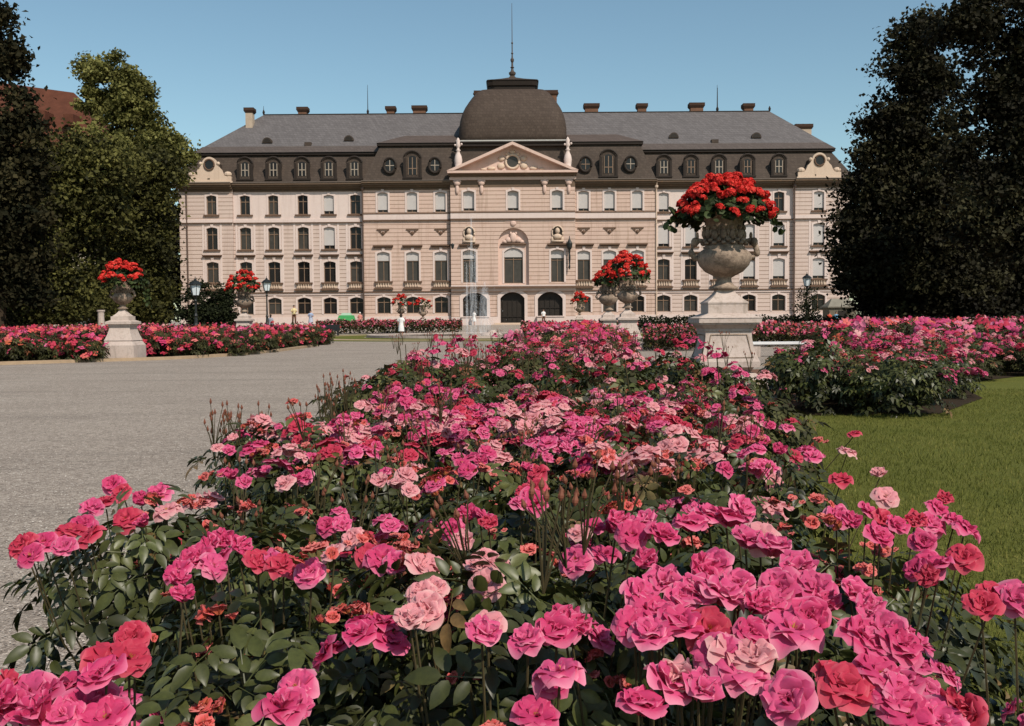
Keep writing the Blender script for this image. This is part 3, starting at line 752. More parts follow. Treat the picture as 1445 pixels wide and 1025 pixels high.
# ---- roofs
def rect(x0, x1, y0, y1): return (x0, x1, y0, y1)
b = MB(); b.frus(rect(xE0-.5, xE3+.5, 114.3, 131.5), 16.94, rect(xE0+1.75, xE3-1.75, 116.3, 129.7), 20.35)
mr = b.build('mansard_roof', M_mans, pal)
b = MB(); b.mat(0).box(xE0+1.35, xE3-1.35, 115.95, 130.1, 20.35, 20.6); b.build('eave', M_eave, pal)
b = MB(); rx0, rx1 = XU(372, 160, 123), XU(1086, 160, 123)
e = (xE0+1.3, xE3-1.3, 115.85, 130.2); z0, z1 = 20.601, 26.35
b.add([(e[0], e[2], z0), (e[1], e[2], z0), (e[1], e[3], z0), (e[0], e[3], z0), (rx0, 123, z1), (rx1, 123, z1)], [(0, 1, 5, 4), (1, 2, 5), (2, 3, 4, 5), (3, 0, 4)])
b.mat(1).box(rx0, rx1, 122.93, 123.07, z1-.02, z1+.1)
ur = b.build('upper_roof', [M_roof, M_eave], pal)
b = MB(); b.mat(0).frus(rect(e[0], e[1], e[2], e[2]+.05), 20.6, rect(e[0]+.9, e[1]-.9, e[2]+1.05, e[2]+1.1), 21.45)
b.v = [(x, y-.03, z+.03) for x, y, z in b.v]
b.build('roof_flashing', slate('flared_slate', (.085, .066, .058), (.125, .10, .09), .3), ur)
for s_, xa, xb, xo in ((-1, xM0, XU(646), XU(578, 189, 119)), (1, XU(803), xM1, XU(864, 186, 119))):
    if s_ < 0: bot = rect(xa+.1, xb, 113.95, 121); top = rect(xa+1.95, xb, 115.6, 121); up = rect(xa+1.6, xb, 115.3, 121)
    else: bot = rect(xa, xb-.1, 113.95, 121); top = rect(xa, xb-1.75, 115.6, 121); up = rect(xa, xb-1.4, 115.3, 121)
    b = MB(); b.frus(bot, 17.02, top, 21.2); b.build('mansard_roof', M_mans, pal)
    b = MB(); b.box(*up, 21.2, 21.5); b.build('eave', M_eave, pal)
    b = MB(); x0, x1 = up[0]-.04, up[1]+.04; xi = x1-.2 if s_ < 0 else x0+.2
    if s_ < 0: vs = [(x0, 115.2, 21.501), (x1, 115.2, 21.501), (x1, 123, 21.501), (x0, 123, 21.501), (xo, 119.4, 23.2), (x1, 119.4, 23.2)]; fs = [(0, 1, 5, 4), (0, 4, 3), (3, 4, 5, 2)]
    else: vs = [(x0, 115.2, 21.501), (x1, 115.2, 21.501), (x1, 123, 21.501), (x0, 123, 21.501), (xo, 119.4, 23.2), (x0, 119.4, 23.2)]; fs = [(0, 1, 4, 5), (1, 2, 4), (2, 3, 5, 4)]
    b.add(vs, fs); b.build('upper_roof', M_roofb, pal)
# centre attic and dome
xa, xb = XU(645, 225), XU(803, 225); xmid = (xa+xb)/2
b = MB(); b.frus(rect(xa, xb, 114.7, 128), 17.4, rect(xa+.15, xb-.15, 115.3, 128), 21.0); b.build('attic', M_mans, pal)
b = MB(); b.mat(0).box(xa-.05, xb+.05, 114.8, 128.3, 21.0, 21.38).mat(0).box(xa-.2, xb+.2, 114.65, 128.45, 21.381, 21.52).mat(1).box(xa-.1, xb+.1, 114.75, 128.3, 21.521, 21.68); b.build('attic_cornice', [M_eave, M_gutter], pal)
cy = 122.0
prof = [(6.3, 21.68), (6.32, 22.5), (6.3, 23.5), (6.18, 24.4), (5.95, 25.2), (5.62, 25.9), (5.2, 26.6), (4.8, 27.2), (4.35, 27.8), (3.9, 28.15), (3.2, 28.3)]
b = MB(); b.lathe([(r*1.0, z) for r, z in prof], xmid, cy, 64, sq=9); dm = b.build('dome', M_dome, pal, smooth=True)
b = MB(); b.mat(0).lathe([(2.75, 28.2), (2.8, 28.75), (2.95, 28.85), (3.05, 29.35), (3.12, 29.4), (3.12, 29.5)], xmid, cy, 48, sq=12).mat(1).lathe([(3.12, 29.501), (1.6, 29.95), (.45, 30.35), (.25, 30.6)], xmid, cy, 48, sq=8); b.build('dome_cap', [M_eave, M_mans], dm)
b = MB(); b.lathe([(.22, 30.5), (.5, 30.8), (.55, 31.0), (.25, 31.2), (.16, 31.5), (.32, 31.62), (.16, 31.75), (.14, 32.2), (.26, 32.4), (.28, 32.6), (.12, 32.8), (.1, 33.2), (.2, 33.3), (.09, 33.45), (.08, 34.4), (.17, 34.55), (.06, 34.7), (.05, 36.5), (.03, 39.3)], xmid, cy, 10); b.v = [(xmid+(x-xmid)*.8, cy+(y-cy)*.8, z) for x, y, z in b.v]; b.build('spire', M_copper, dm)
for u in (680.5, 775.5):
    x = XU(u, 140, cy); b = MB(); b.mat(0).box(x-.85, x+.85, cy-.6, cy+.8, 25.5, 28.3).mat(1).box(x-1.0, x+1.0, cy-.75, cy+.95, 28.3, 28.75); b.blob((x-.9, cy, 28.5), (.22, .5, .22)); b.blob((x+.9, cy, 28.5), (.22, .5, .22)); b.build('chimney', [M_chim, M_chimtop], dm)
# chimneys on the main ridge
for (u, w_, vt, base, y, lt) in ((352.5, 1.0, 152, 22, 121, 1), (427.5, 1.2, 151, 25, 123.6, 0), (551.5, 1.1, 150, 25, 123.6, 0), (592, 1.7, 149, 25, 123.6, 0), (834.5, 1.75, 146, 25, 123.6, 0), (905.5, 1.2, 146, 25, 123.6, 0),
                          (982.5, 1.7, 145, 25, 123.6, 0), (1055.5, 1.25, 146, 25, 123.6, 0), (1133, 2.0, 175, 20, 124, 1), (302.5, 1.1, 205, 19, 126, 0)):
    x = XU(u, vt, y); zt = PY(u, vt, y).z; w_ *= .5
    b = MB(); b.mat(0).box(x-w_+.08, x+w_-.08, y-.5, y+.5, base, zt-.7)
    b.mat(1).frus(rect(x-w_+.02, x+w_-.02, y-.55, y+.55), zt-.7, rect(x-w_-.12, x+w_+.12, y-.68, y+.68), zt-.45).box(x-w_-.1, x+w_+.1, y-.66, y+.66, zt-.449, zt-.12)
    for k in range(max(2, int(w_*3))):
        px = x-w_+.2+k*(2*w_-.4)/max(1, int(w_*3)-1 if int(w_*3) > 1 else 1); b.lathe([(.13, zt-.119), (.1, zt)], px, y, 6)
    b.build('chimney', [M_chimc if lt else M_chim, M_chimtop], ur)
for u, vt in ((372, 150), (519, 120), (1012, 120), (1086, 150), (1012.5, 124)):
    x = XU(u, 155, 123); zt = PY(u, vt, 123).z; b = MB(); b.tube([(x, 123, 26.3), (x, 123, zt)], [.06, .02], 5); b.lathe([(.1, 26.4), (.16, 26.7), (.04, 27.0)], x, 123, 6); b.build('lightning_rod', M_eave, ur)
def roof_pt(u, v):            # on the front slope of the upper roof
    lo, hi = 0., 1.
    for _ in range(30):
        t = (lo+hi)/2; y = 115.85+t*(123-115.85); z = 20.6+t*5.75
        if PY(u, v, y).z > z: lo = t
        else: hi = t
    y = 115.85+t*(123-115.85); return PY(u, v, y).x, y, 20.6+t*5.75
for u, v in ((377.5, 202), (492.5, 199), (950.5, 195), (1067, 195)):
    x, y, z = roof_pt(u, v); n = 10
    b = MB(); A = [(x+.58*math.cos(PI*i/n), z+.62*math.sin(PI*i/n)) for i in range(n+1)]
    b.mat(0).prism(A, y-.25, y+1.2); b.mat(1).add([(x+(a-x)*.78, y-.256, z+.04+(c-z)*.76) for a, c in A], [tuple(range(n+1))])
    b.build('eyebrow_dormer', [M_mans, M_door], ur)
for u, v in ((434.5, 206), (1009, 202), (606, 203)):
    x, y, z = roof_pt(u, v); b = MB(); b.box(x-.4, x+.4, y-.05, y+.8, z-.05, z+.42); b.build('roof_hatch', M_mans, ur)
# dormers
def dormer(xc, y, w, z0, z1, tall=0, fm=M_framew):
    n = 12; rise = w*.42
    out = [(xc-w/2, z0), (xc+w/2, z0)]+list(reversed(arc_pts(xc, w, z1, rise)))
    b = MB(); b.mat(0).prism(out, y, y+2.4)
    iw = w*.56; A = [(xc-iw/2, z0+.35), (xc+iw/2, z0+.35)]+list(reversed(arc_pts(xc, iw, z1-.42, iw*.3)))
    b.mat(1).add([(a, y-.012, c) for a, c in A], [tuple(range(len(A)))])
    do = b.build('dormer', [M_mans, M_pane], pal)
    h = MB(); C = arc_pts(xc, w+.22, z1+.1, rise)
    h.tube([(a, y-.08, c) for a, c in C], .12, 6); h.box(xc-w/2-.2, xc+w/2+.2, y-.2, y, z0-.12, z0+.06); h.box(xc-w/2-.14, xc-w/2+.14, y-.12, y, z0+.061, z1-rise+.05).box(xc+w/2-.14, xc+w/2+.14, y-.12, y, z0+.061, z1-rise+.05)
    h.build('dormer_hood', M_eave, do)
    f = MB(); f.box(xc-.05, xc+.05, y-.07, y-.02, z0+.35, z1-.6)
    f.box(xc-iw/2, xc-iw/2+.07, y-.07, y-.02, z0+.35, z1-.62).box(xc+iw/2-.07, xc+iw/2, y-.07, y-.02, z0+.35, z1-.62).box(xc-iw/2+.071, xc-.051, y-.07, y-.02, z0+1.0, z0+1.09).box(xc+.051, xc+iw/2-.071, y-.07, y-.02, z0+1.0, z0+1.09)
    f.build('frame', fm, do)
for k, u in enumerate((347.4, 387.4, 427.5, 465, 501.2)): dormer(XU(u, 240), 114.52, 1.55, 17.35, 19.75, fm=M_framew)
for k, u in enumerate((936, 974, 1013.3, 1053.3, 1097.5)): dormer(XU(u, 240), 114.52, 1.5, 17.35, 19.7, fm=M_framew if k % 2 == 0 else M_frame)
for u in (583.2, 857.5): dormer(XU(u, 240), 114.08, 1.8, 17.35, 20.25, fm=M_frame)
for u, fm in ((551.5, M_framew), (614.5, M_framew), (825.5, M_frame), (888.5, M_framew)):
    xc, zc, y = XU(u, 236), 18.75, 114.1; n = 20
    P = [(xc+.62*math.cos(2*PI*i/n), zc+.78*math.sin(2*PI*i/n)) for i in range(n)]
    b = MB(); b.mat(0).prism([(xc+(x-xc)*1.25, zc+(z-zc)*1.2) for x, z in P], y, y+2.2); b.mat(1).add([(xc+(x-xc)*.85, y-.012, zc+(z-zc)*.85) for x, z in P], [tuple(range(n))])
    do = b.build('oval_dormer', [M_mans, M_pane], pal)
    h = MB(); h.tube([(xc+(x-xc)*1.12, y-.06, zc+(z-zc)*1.1) for x, z in P+[P[0]]], .13, 6); h.build('dormer_hood', M_eave, do)
    f = MB(); f.box(xc-.04, xc+.04, y-.06, y-.02, zc-.6, zc+.6).box(xc-.48, xc-.041, y-.06, y-.02, zc-.04, zc+.04).box(xc+.041, xc+.48, y-.06, y-.02, zc-.04, zc+.04); f.build('frame', fm, do)
# scrolled gables on the end pavilions
for u in (298.5, 1153.5):
    x = XU(u, 250); z0 = 16.95; y = YE-.55; n = 12
    half = [(2.45, 0), (2.45, .75), (1.75, .8), (1.55, 1.0), (1.35, 1.5), (1.1, 1.75), (.95, 2.0)]
    P = [(x+a, z0+c) for a, c in half]+[(x+.85*math.cos(PI*i/n*.95+.07), z0+2.1+.85*math.sin(PI*i/n*.95+.07)) for i in range(n+1)]+[(x-a, z0+c) for a, c in reversed(half)]
    b = MB(); b.mat(0).prism(P, y, y+.5)
    for s_ in (-1, 1): b.blob((x+s_*2.05, y+.2, z0+1.0), (.45, .35, .32)); b.blob((x+s_*1.0, y+.1, z0+2.2), (.22, .25, .22))
    b.box(x-2.6, x+2.6, y-.12, y+.55, z0+.001, z0+.22)
    gb = b.build('gable', M_trim, pal)
    o = MB(); Q = [(x+.56*math.cos(2*PI*i/20), z0+2.05+.6*math.sin(2*PI*i/20)) for i in range(20)]
    o.mat(1).add([(a, y-.02, c) for a, c in Q], [tuple(range(20))]); o.mat(0).tube([(a, y-.05, c) for a, c in Q+[Q[0]]], .1, 6); o.build('oculus', [M_dark_trim, M_pane], gb)
    b = MB(); b.prism([(x-1.1, z0), (x+1.1, z0), (x+1.1, z0+2.2), (x, z0+3.0), (x-1.1, z0+2.2)], y+.5, y+3); b.build('gable_roof', M_mans, gb)

# ================================================================ trees
def crown_mesh(name, blobs, nclump, nleaf, size, m, csig=.55, tb=.45, seed=0):
    rs = np.random.RandomState(seed); B = np.array(blobs, float)
    vol = (B[:, 3]*B[:, 4]*B[:, 5])**(.75); idx = rs.choice(len(B), nclump, p=vol/vol.sum())
    d = rs.randn(nclump, 3); d /= np.linalg.norm(d, axis=1, keepdims=True)
    r = rs.rand(nclump)**.38
    cc = B[idx, :3]+d*r[:, None]*B[idx, 3:6]
    per = rs.randint(0, nclump, nleaf)
    sg = csig*(.6+.8*rs.rand(nclump))
    P = cc[per]+rs.randn(nleaf, 3)*sg[per][:, None]*np.array([1, 1, .7])
    nr = rs.randn(nleaf, 3)+np.array([0, -.35, .6])
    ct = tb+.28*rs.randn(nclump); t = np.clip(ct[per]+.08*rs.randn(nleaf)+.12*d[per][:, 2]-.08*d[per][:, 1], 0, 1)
    P[:, 2] = np.maximum(P[:, 2], .15)
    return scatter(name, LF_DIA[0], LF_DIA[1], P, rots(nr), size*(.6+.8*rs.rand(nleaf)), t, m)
def tree(name, label, cat, base, blobs, nclump, nleaf, size, m, trunk_h, tr, group=None, limbs=5, seed=0, csig=.55, tb=.45):
    t = thing(name, label, cat, base, group); o = Vector(base)
    B = [(x-o.x, y-o.y, z-o.z, a, b_, c) for x, y, z, a, b_, c in blobs]
    link_obj('crown', crown_mesh('crown', B, nclump, nleaf, size, m, csig, tb, seed), t)
    tk = MB(); pts = [(0, 0, -.1), (.02*trunk_h, 0, trunk_h*.3), (-.02*trunk_h, .1, trunk_h*.65), (.01, .1, trunk_h)]
    tk.tube(pts, [tr*1.25, tr, tr*.8, tr*.35], 10)
    rr = random.Random(seed)
    for i in range(limbs):
        q = B[rr.randrange(len(B))]; z0 = trunk_h*(.3+.5*rr.random())
        e = Vector((q[0], q[1], q[2])); s0 = Vector((0, 0, z0)); mid = (s0+e)/2+Vector((0, 0, .4))
        tk.tube([s0, mid, e], [tr*.45, tr*.28, tr*.08], 7)
    tk.build('trunk', M_bark, t, local=True)
    return t
def BL(specs, Y, dep=.8):
    """specs (u,v,r_px[,rv_px]) at depth Y -> world blobs"""
    out = []
    for s_ in specs:
        u, v, r = s_[:3]; rv = s_[3] if len(s_) > 3 else r; yy = Y+(s_[4] if len(s_) > 4 else 0)
        p = PY(u, v, yy); k = yy/FPX; out.append((p.x, p.y, p.z, r*k, r*k*dep, rv*k))
    return out
# right hand dark trees
Yr = 62
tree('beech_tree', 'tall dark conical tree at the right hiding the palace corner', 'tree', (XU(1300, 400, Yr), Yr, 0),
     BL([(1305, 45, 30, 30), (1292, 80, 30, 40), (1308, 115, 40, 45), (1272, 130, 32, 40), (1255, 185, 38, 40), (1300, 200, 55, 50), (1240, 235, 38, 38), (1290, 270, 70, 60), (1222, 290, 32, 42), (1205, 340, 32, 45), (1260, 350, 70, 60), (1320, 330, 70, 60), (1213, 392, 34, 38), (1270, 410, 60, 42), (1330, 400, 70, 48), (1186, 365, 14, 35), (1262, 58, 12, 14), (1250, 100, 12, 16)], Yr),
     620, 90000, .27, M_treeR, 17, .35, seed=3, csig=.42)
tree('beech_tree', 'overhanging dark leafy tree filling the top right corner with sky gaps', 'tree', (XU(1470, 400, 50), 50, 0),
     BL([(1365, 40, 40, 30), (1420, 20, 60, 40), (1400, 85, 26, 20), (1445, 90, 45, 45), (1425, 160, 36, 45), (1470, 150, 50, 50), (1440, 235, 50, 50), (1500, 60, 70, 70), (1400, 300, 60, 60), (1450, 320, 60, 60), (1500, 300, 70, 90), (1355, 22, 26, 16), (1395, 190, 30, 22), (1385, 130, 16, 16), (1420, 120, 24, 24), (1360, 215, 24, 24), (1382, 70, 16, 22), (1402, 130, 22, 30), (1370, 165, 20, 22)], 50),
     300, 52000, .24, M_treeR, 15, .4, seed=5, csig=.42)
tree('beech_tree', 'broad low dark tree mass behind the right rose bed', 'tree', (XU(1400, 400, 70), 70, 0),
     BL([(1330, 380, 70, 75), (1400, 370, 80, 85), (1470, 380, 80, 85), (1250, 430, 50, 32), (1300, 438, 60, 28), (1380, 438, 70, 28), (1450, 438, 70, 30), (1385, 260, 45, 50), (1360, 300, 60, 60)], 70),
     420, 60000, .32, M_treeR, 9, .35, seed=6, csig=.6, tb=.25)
# left hand trees
Yl = 72
tree('conifer_tree', 'dark conifer at the left edge of the view, its tip above the roof', 'tree', (XU(-5, 400, 58), 58, 0),
     BL([(0, 25, 12, 26), (5, 70, 22, 30), (8, 105, 28, 26), (14, 145, 30, 28), (14, 190, 42, 40), (5, 250, 60, 50), (10, 320, 70, 60), (0, 390, 70, 70), (28, 125, 11, 20)], 58),
     260, 30000, .30, M_conif, 16, .3, seed=8, csig=.4)
tree('broadleaf_tree', 'sunlit olive green tree standing tall between red roof and palace', 'tree', (XU(180, 400, 84), 84, 0),
     BL([(135, 105, 24, 24), (165, 100, 26, 20), (182, 118, 24, 22), (128, 140, 20, 20), (160, 145, 36, 28), (200, 150, 24, 24), (165, 185, 36, 24), (205, 185, 28, 26), (232, 205, 30, 24), (195, 225, 60, 34), (244, 222, 22, 18), (262, 232, 16, 13), (212, 250, 50, 30)], 84),
     250, 40000, .30, M_treeM, 16, .3, seed=9, csig=.38)
tree('broadleaf_tree', 'dense shady tree mass between the red roofed house and left rose bed', 'tree', (XU(90, 400, Yl), Yl, 0),
     BL([(50, 240, 45, 36), (105, 244, 50, 34), (150, 240, 46, 36), (40, 290, 60, 60), (110, 290, 60, 50), (60, 370, 80, 70), (30, 430, 70, 34), (110, 425, 60, 36), (30, 195, 20, 25), (118, 208, 26, 16), (75, 200, 30, 18)], Yl),
     420, 60000, .30, M_treeL, 10, .35, seed=10, csig=.6, tb=.42)
tree('broadleaf_tree', 'dark green tree directly against the left end of the palace', 'tree', (XU(200, 400, 80), 80, 0),
     BL([(200, 245, 44, 34), (232, 238, 22, 22), (172, 300, 56, 50), (205, 300, 34, 50), (180, 360, 56, 60), (208, 370, 32, 60), (180, 425, 56, 34), (206, 430, 34, 34)], 80),
     380, 55000, .31, M_treeL, 10, .35, seed=12, csig=.55, tb=.33)
tree('broadleaf_tree', 'shadowed tree peeping between the left trees and the palace end', 'tree', (XU(215, 400, 128), 128, 0),
     BL([(205, 330, 44, 60), (222, 400, 40, 50), (190, 260, 40, 40), (225, 300, 24, 40), (243, 320, 14, 70), (246, 400, 16, 50)], 128), 220, 22000, .6, M_treeR, 10, .3, seed=14, csig=.8)
# yew bushes
for (u, v, r, rv, Y, lab) in ((278, 428, 28, 34, 66, 'dark clipped yew bush behind the lamp post with white base'), (312, 432, 20, 28, 67, 'smaller dark yew bush just left of the second urn'), (1140, 428, 16, 26, 84, 'dark shrub behind the right lamp post')):
    base = PY(u, 455, Y); t = thing('yew_bush' if Y < 80 else 'shrub', lab, 'bush', (base.x, Y, 0))
    p = PY(u, v, Y); k = Y/FPX; B = [(0, 0, p.z, r*k, r*k*.9, rv*k), (-.4, 0, p.z*.6, r*k*.9, r*k, rv*k*.8), (.5, .2, p.z*.5, r*k*.8, r*k, rv*k*.7), (.2, 0, p.z+rv*k*.5, r*k*.5, r*k*.5, rv*k*.5)]
    link_obj('foliage', crown_mesh('foliage', B, 90, 9000 if Y < 80 else 1500, .16, M_hedge, .2, .4, int(u)), t)
    s_ = MB(); s_.tube([(0, 0, 0), (0, 0, p.z)], [.15, .05], 6); s_.build('trunk', M_bark, t, local=True)

# red roofed house on the left
hp = thing('red_roofed_house', 'house with steep red tiled roof rising above the left trees', 'house', (XU(70, 300, 100), 100, 0))
ridge0, ridge1 = PY(20, 112, 104), PY(104, 131, 104); ev = PY(136, 185, 98)
x0, x1 = ridge0.x-8, ev.x; ze = ev.z-1.5
b = MB(); b.add([(x0, 98, ze), (x1+1.2, 98, ze), (x1+1.2, 110, ze), (x0, 110, ze), (x0, 104, ridge0.z+.6), (ridge1.x, 104, ridge1.z)], [(0, 1, 5, 4), (1, 2, 5), (2, 3, 4, 5), (0, 4, 3)]); b.build('roof', M_redroof, hp)
b = MB(); b.box(x0+.5, x1+.5, 98.6, 109.4, 0, ze); b.build('wall', M_housewall, hp)
for u, v in ((100, 170), (60, 165)):
    p = PY(u, v, 99.6); b = MB(); b.box(p.x-.5, p.x+.5, 99, 101, p.z-.6, p.z+.5); b.build('dormer', M_redroof, hp)
for k in range(5):
    xx = x0+2+k*3; b = MB(); b.box(xx, xx+1.1, 98.52, 98.62, ze-3, ze-1.2); b.build('window', M_pane, hp)

# ================================================================ pedestals, urns, geraniums
def geranium(name, label, loc, R, Hh, nb, nl, droop, seed, lsz=.09, bs=.095, group=None, trails=()):
    t = thing(name, label, 'geranium', loc, group); rs = np.random.RandomState(seed)
    a = rs.rand(nl)*2*PI; r = np.sqrt(rs.rand(nl)); zz = Hh*(1-r**2.2)*(.35+.65*rs.rand(nl))-droop*(r > .72)*rs.rand(nl)*1.0
    P = np.stack([R*r*np.cos(a), R*r*np.sin(a), zz], 1); nr = np.stack([np.cos(a)*r, np.sin(a)*r, .8+0*r], 1)+rs.randn(nl, 3)*.5
    disc = ([(0, 0, 0)]+[(.5*math.cos(k*PI/3), .5*math.sin(k*PI/3), .12) for k in range(6)], [(0, 1+k, 1+(k+1) % 6) for k in range(6)])
    if trails:
        ex = []
        for (ax, ln) in trails:
            for k in range(26):
                s_ = rs.rand(); ex.append((math.cos(ax)*R*(.95+.18*s_)+rs.randn()*.05, math.sin(ax)*R*(.95+.18*s_)+rs.randn()*.05, -ln*s_+rs.randn()*.03))
        P = np.concatenate([P, ex]); nr = np.concatenate([nr, rs.randn(len(ex), 3)])
    n = len(P)
    link_obj('foliage', scatter('foliage', disc[0], disc[1], P, rots(nr), lsz*(.7+.6*rs.rand(n)), np.clip(.4+.3*rs.randn(n), 0, 1), M_gerleaf), t)
    # bloom head: ball of small florets
    meshes = []
    for k in range(3):
        m = 46; d = rs.randn(m, 3); d[:, 2] = np.abs(d[:, 2])*.9-.15; d /= np.linalg.norm(d, axis=1, keepdims=True)
        fl = ([(0, 0, 0)]+[(.5*math.cos(j*2*PI/5), .5*math.sin(j*2*PI/5), .1) for j in range(5)], [(0, 1+j, 1+(j+1) % 5) for j in range(5)])
        meshes.append(scatter('bloom', fl[0], fl[1], d*np.array([1, 1, .72])*.8, rots(d+.3*rs.randn(m, 3)), np.full(m, .62), np.clip(.5+.3*rs.randn(m), 0, 1), M_ger))
    for i in range(nb):
        for _ in range(20):
            aa = rs.rand()*2*PI; rr = math.sqrt(rs.rand())*1.04
            if rs.rand() < .75 and math.sin(aa) > .3: continue
            break
        z = Hh*(1-rr**2.2)*(.8+.3*rs.rand())+.05-droop*(rr > .85)*rs.rand()*.6
        o = link_obj('bloom', meshes[i % 3], t, (R*rr*math.cos(aa), R*rr*math.sin(aa), z)); s_ = bs*(.7+.5*rs.rand()); o.scale = (s_, s_, s_)
        o.rotation_euler = (rs.randn()*.3-.3*math.sin(aa)*rr, .5*math.cos(aa)*rr, rs.rand()*6)
    return t
def urn(name, label, loc, s, seg=40, detail=True, group=None):
    """s = metres of total height ~ s ; profile for unit urn of height 1 with bowl radius .27"""
    t = thing(name, label, 'urn', loc, group)
    def gad(r, a, z): return r*(1+(.045*abs(math.sin(a*11)) if .17*s < z < .40*s else 0))
    prof = [(.15, 0), (.155, .03), (.11, .05), (.085, .09), (.08, .13), (.12, .155), (.20, .2), (.262, .27), (.29, .34), (.288, .39), (.262, .43), (.225, .455), (.235, .475), (.21, .49), (.20, .54), (.20, .64), (.205, .76), (.225, .86), (.26, .93), (.30, .965), (.305, 1.0), (.27, 1.0), (.2, .93)]
    b = MB(); b.lathe([(r*s, z*s) for r, z in prof], seg=seg*2 if detail else 20, fn=gad if detail else None); b.build('urn_body', M_urn, t, smooth=True, local=True)
    for sg in (-1, 1):
        h = MB(); pts = [(.25, .36), (.33, .35), (.37, .42), (.35, .5), (.28, .55), (.22, .54)]
        h.tube([(sg*x*s, 0, z*s) for x, z in pts], [.028*s, .034*s, .036*s, .034*s, .03*s, .022*s], 8)
        if detail:
            h.blob((sg*.33*s, -.02*s, .53*s), (.045*s, .045*s, .055*s)); h.blob((sg*.37*s, 0, .41*s), (.035*s, .04*s, .045*s)); h.blob((sg*.27*s, -.04*s, .345*s), .035*s); h.blob((sg*.3*s, 0, .6*s), (.02*s, .03*s, .045*s))
        h.build('handle', M_urn, t, smooth=True, local=True)
    if detail:
        f = MB(); rr = random.Random(4)
        for k in range(14):                       # frieze of putti and garlands round the neck
            a = 2*PI*k/14; c, q = math.cos(a), math.sin(a); R0 = .215*s
            f.blob((R0*c, R0*q, (.60+.03*rr.random())*s), (.036*s, .036*s, .06*s)); f.blob((R0*1.02*c, R0*1.02*q, (.682)*s), .027*s)
            a2 = a+.22; f.blob((R0*1.06*math.cos(a2), R0*1.06*math.sin(a2), .545*s), (.032*s, .032*s, .024*s)); f.blob((R0*1.02*math.cos(a2), R0*1.02*math.sin(a2), .63*s), (.018*s, .018*s, .035*s))
            f.blob((R0*1.1*c, R0*1.1*q, .515*s), (.03*s, .03*s, .02*s))
            f.blob((.205*s*c, .205*s*q, .80*s), (.03*s, .03*s, .024*s)); f.blob((.225*s*math.cos(a2), .225*s*math.sin(a2), .86*s), (.028*s, .028*s, .02*s))
        f.build('relief_frieze', M_urn, t, smooth=True, local=True)
    return t
def flare(b, w0, z0, w1, z1, k=6, p=2.0):
    """concave flared square block, w0 bottom half width, w1 top half width"""
    for i in range(k):
        ta, tb_ = i/k, (i+1)/k
        wa = w1+(w0-w1)*(1-ta)**p; wb = w1+(w0-w1)*(1-tb_)**p
        b.frus((-wa, wa, -wa, wa), z0+(z1-z0)*ta, (-wb, wb, -wb, wb), z0+(z1-z0)*tb_)
def pedestal_big(loc):
    t = thing('stone_pedestal', 'largest pale stone pedestal with panelled flared block, amid pink roses right of centre', 'pedestal', loc)
    b = MB(); b.box(-.62, .62, -.62, .62, 0, .22); b.frus((-.6, .6, -.6, .6), .22, (-.44, .44, -.44, .44), .36); b.build('plinth', M_stone, t, local=True)
    b = MB(); b.frus((-.36, .36, -.36, .36), .36, (-.42, .42, -.42, .42), .46)
    b.frus((-.50, .50, -.50, .50), .461, (-.50, .50, -.50, .50), .55); flare(b, .50, .551, .385, 1.06, 8, 2.2); b.build('shaft', M_stone, t, local=True)
    b = MB()      # raised panel mouldings on the faces (four thin bars each following the flare)
    for rz in range(4):
        M3 = Matrix.Rotation(rz*PI/2, 3, 'Z')
        def W(z): return .385+(.50-.385)*(1-(z-.551)/(.509))**2.2
        for (xa, za, xb2, zb2) in ((-.30, 1.0, .30, 1.0), (-.38, .62, .38, .62), (-.30, 1.0, -.38, .62), (.30, 1.0, .38, .62)):
            pts = [(xa+(xb2-xa)*k/6, za+(zb2-za)*k/6) for k in range(7)]
            b.tube([M3 @ Vector((x, -W(z)-.004, z)) for x, z in pts], .010, 5)
    b.build('panel_moulding', M_urn, t, local=True)
    b = MB(); b.box(-.40, .40, -.40, .40, 1.061, 1.10).frus((-.40, .40, -.40, .40), 1.101, (-.46, .46, -.46, .46), 1.17).box(-.49, .49, -.49, .49, 1.171, 1.20).box(-.52, .52, -.52, .52, 1.201, 1.28)
    b.frus((-.53, .53, -.53, .53), 1.281, (-.33, .33, -.33, .33), 1.36); b.build('cap', M_stone, t, local=True)
    b = MB(); b.box(-.33, .33, -.33, .33, 1.361, 1.52).frus((-.34, .34, -.34, .34), 1.521, (-.34, .34, -.34, .34), 1.545); flare(b, .34, 1.546, .13, 1.78, 6, 1.6); b.build('urn_base', M_stone, t, local=True)
    return t
def pedestal_small(loc, label, s=1.0, group=None):
    t = thing('stone_pedestal', label, 'pedestal', loc, group)
    q = lambda v: v*s
    t.scale = (.87, .87, 1)
    b = MB(); b.frus((-q(.63), q(.63), -q(.63), q(.63)), 0, (-q(.62), q(.62), -q(.62), q(.62)), q(.50)); b.frus((-q(.62), q(.62), -q(.62), q(.62)), q(.501), (-q(.52), q(.52), -q(.52), q(.52)), q(.64)); b.build('plinth', M_stone, t, local=True)
    b = MB(); flare(b, q(.54), q(.66), q(.38), q(1.12), 6, 1.5); b.build('shaft', M_stone, t, local=True)
    b = MB(); b.box(-q(.42), q(.42), -q(.42), q(.42), q(1.121), q(1.2)).box(-q(.50), q(.50), -q(.50), q(.50), q(1.201), q(1.28)).frus((-q(.5), q(.5), -q(.5), q(.5)), q(1.281), (-q(.36), q(.36), -q(.36), q(.36)), q(1.33)); b.build('cap', M_stone, t, local=True)
    b = MB(); b.box(-q(.34), q(.34), -q(.34), q(.34), q(1.331), q(1.46)); flare(b, q(.30), q(1.461), q(.08), q(1.72), 5, 1.6); b.build('urn_base', M_stone, t, local=True)
    return t
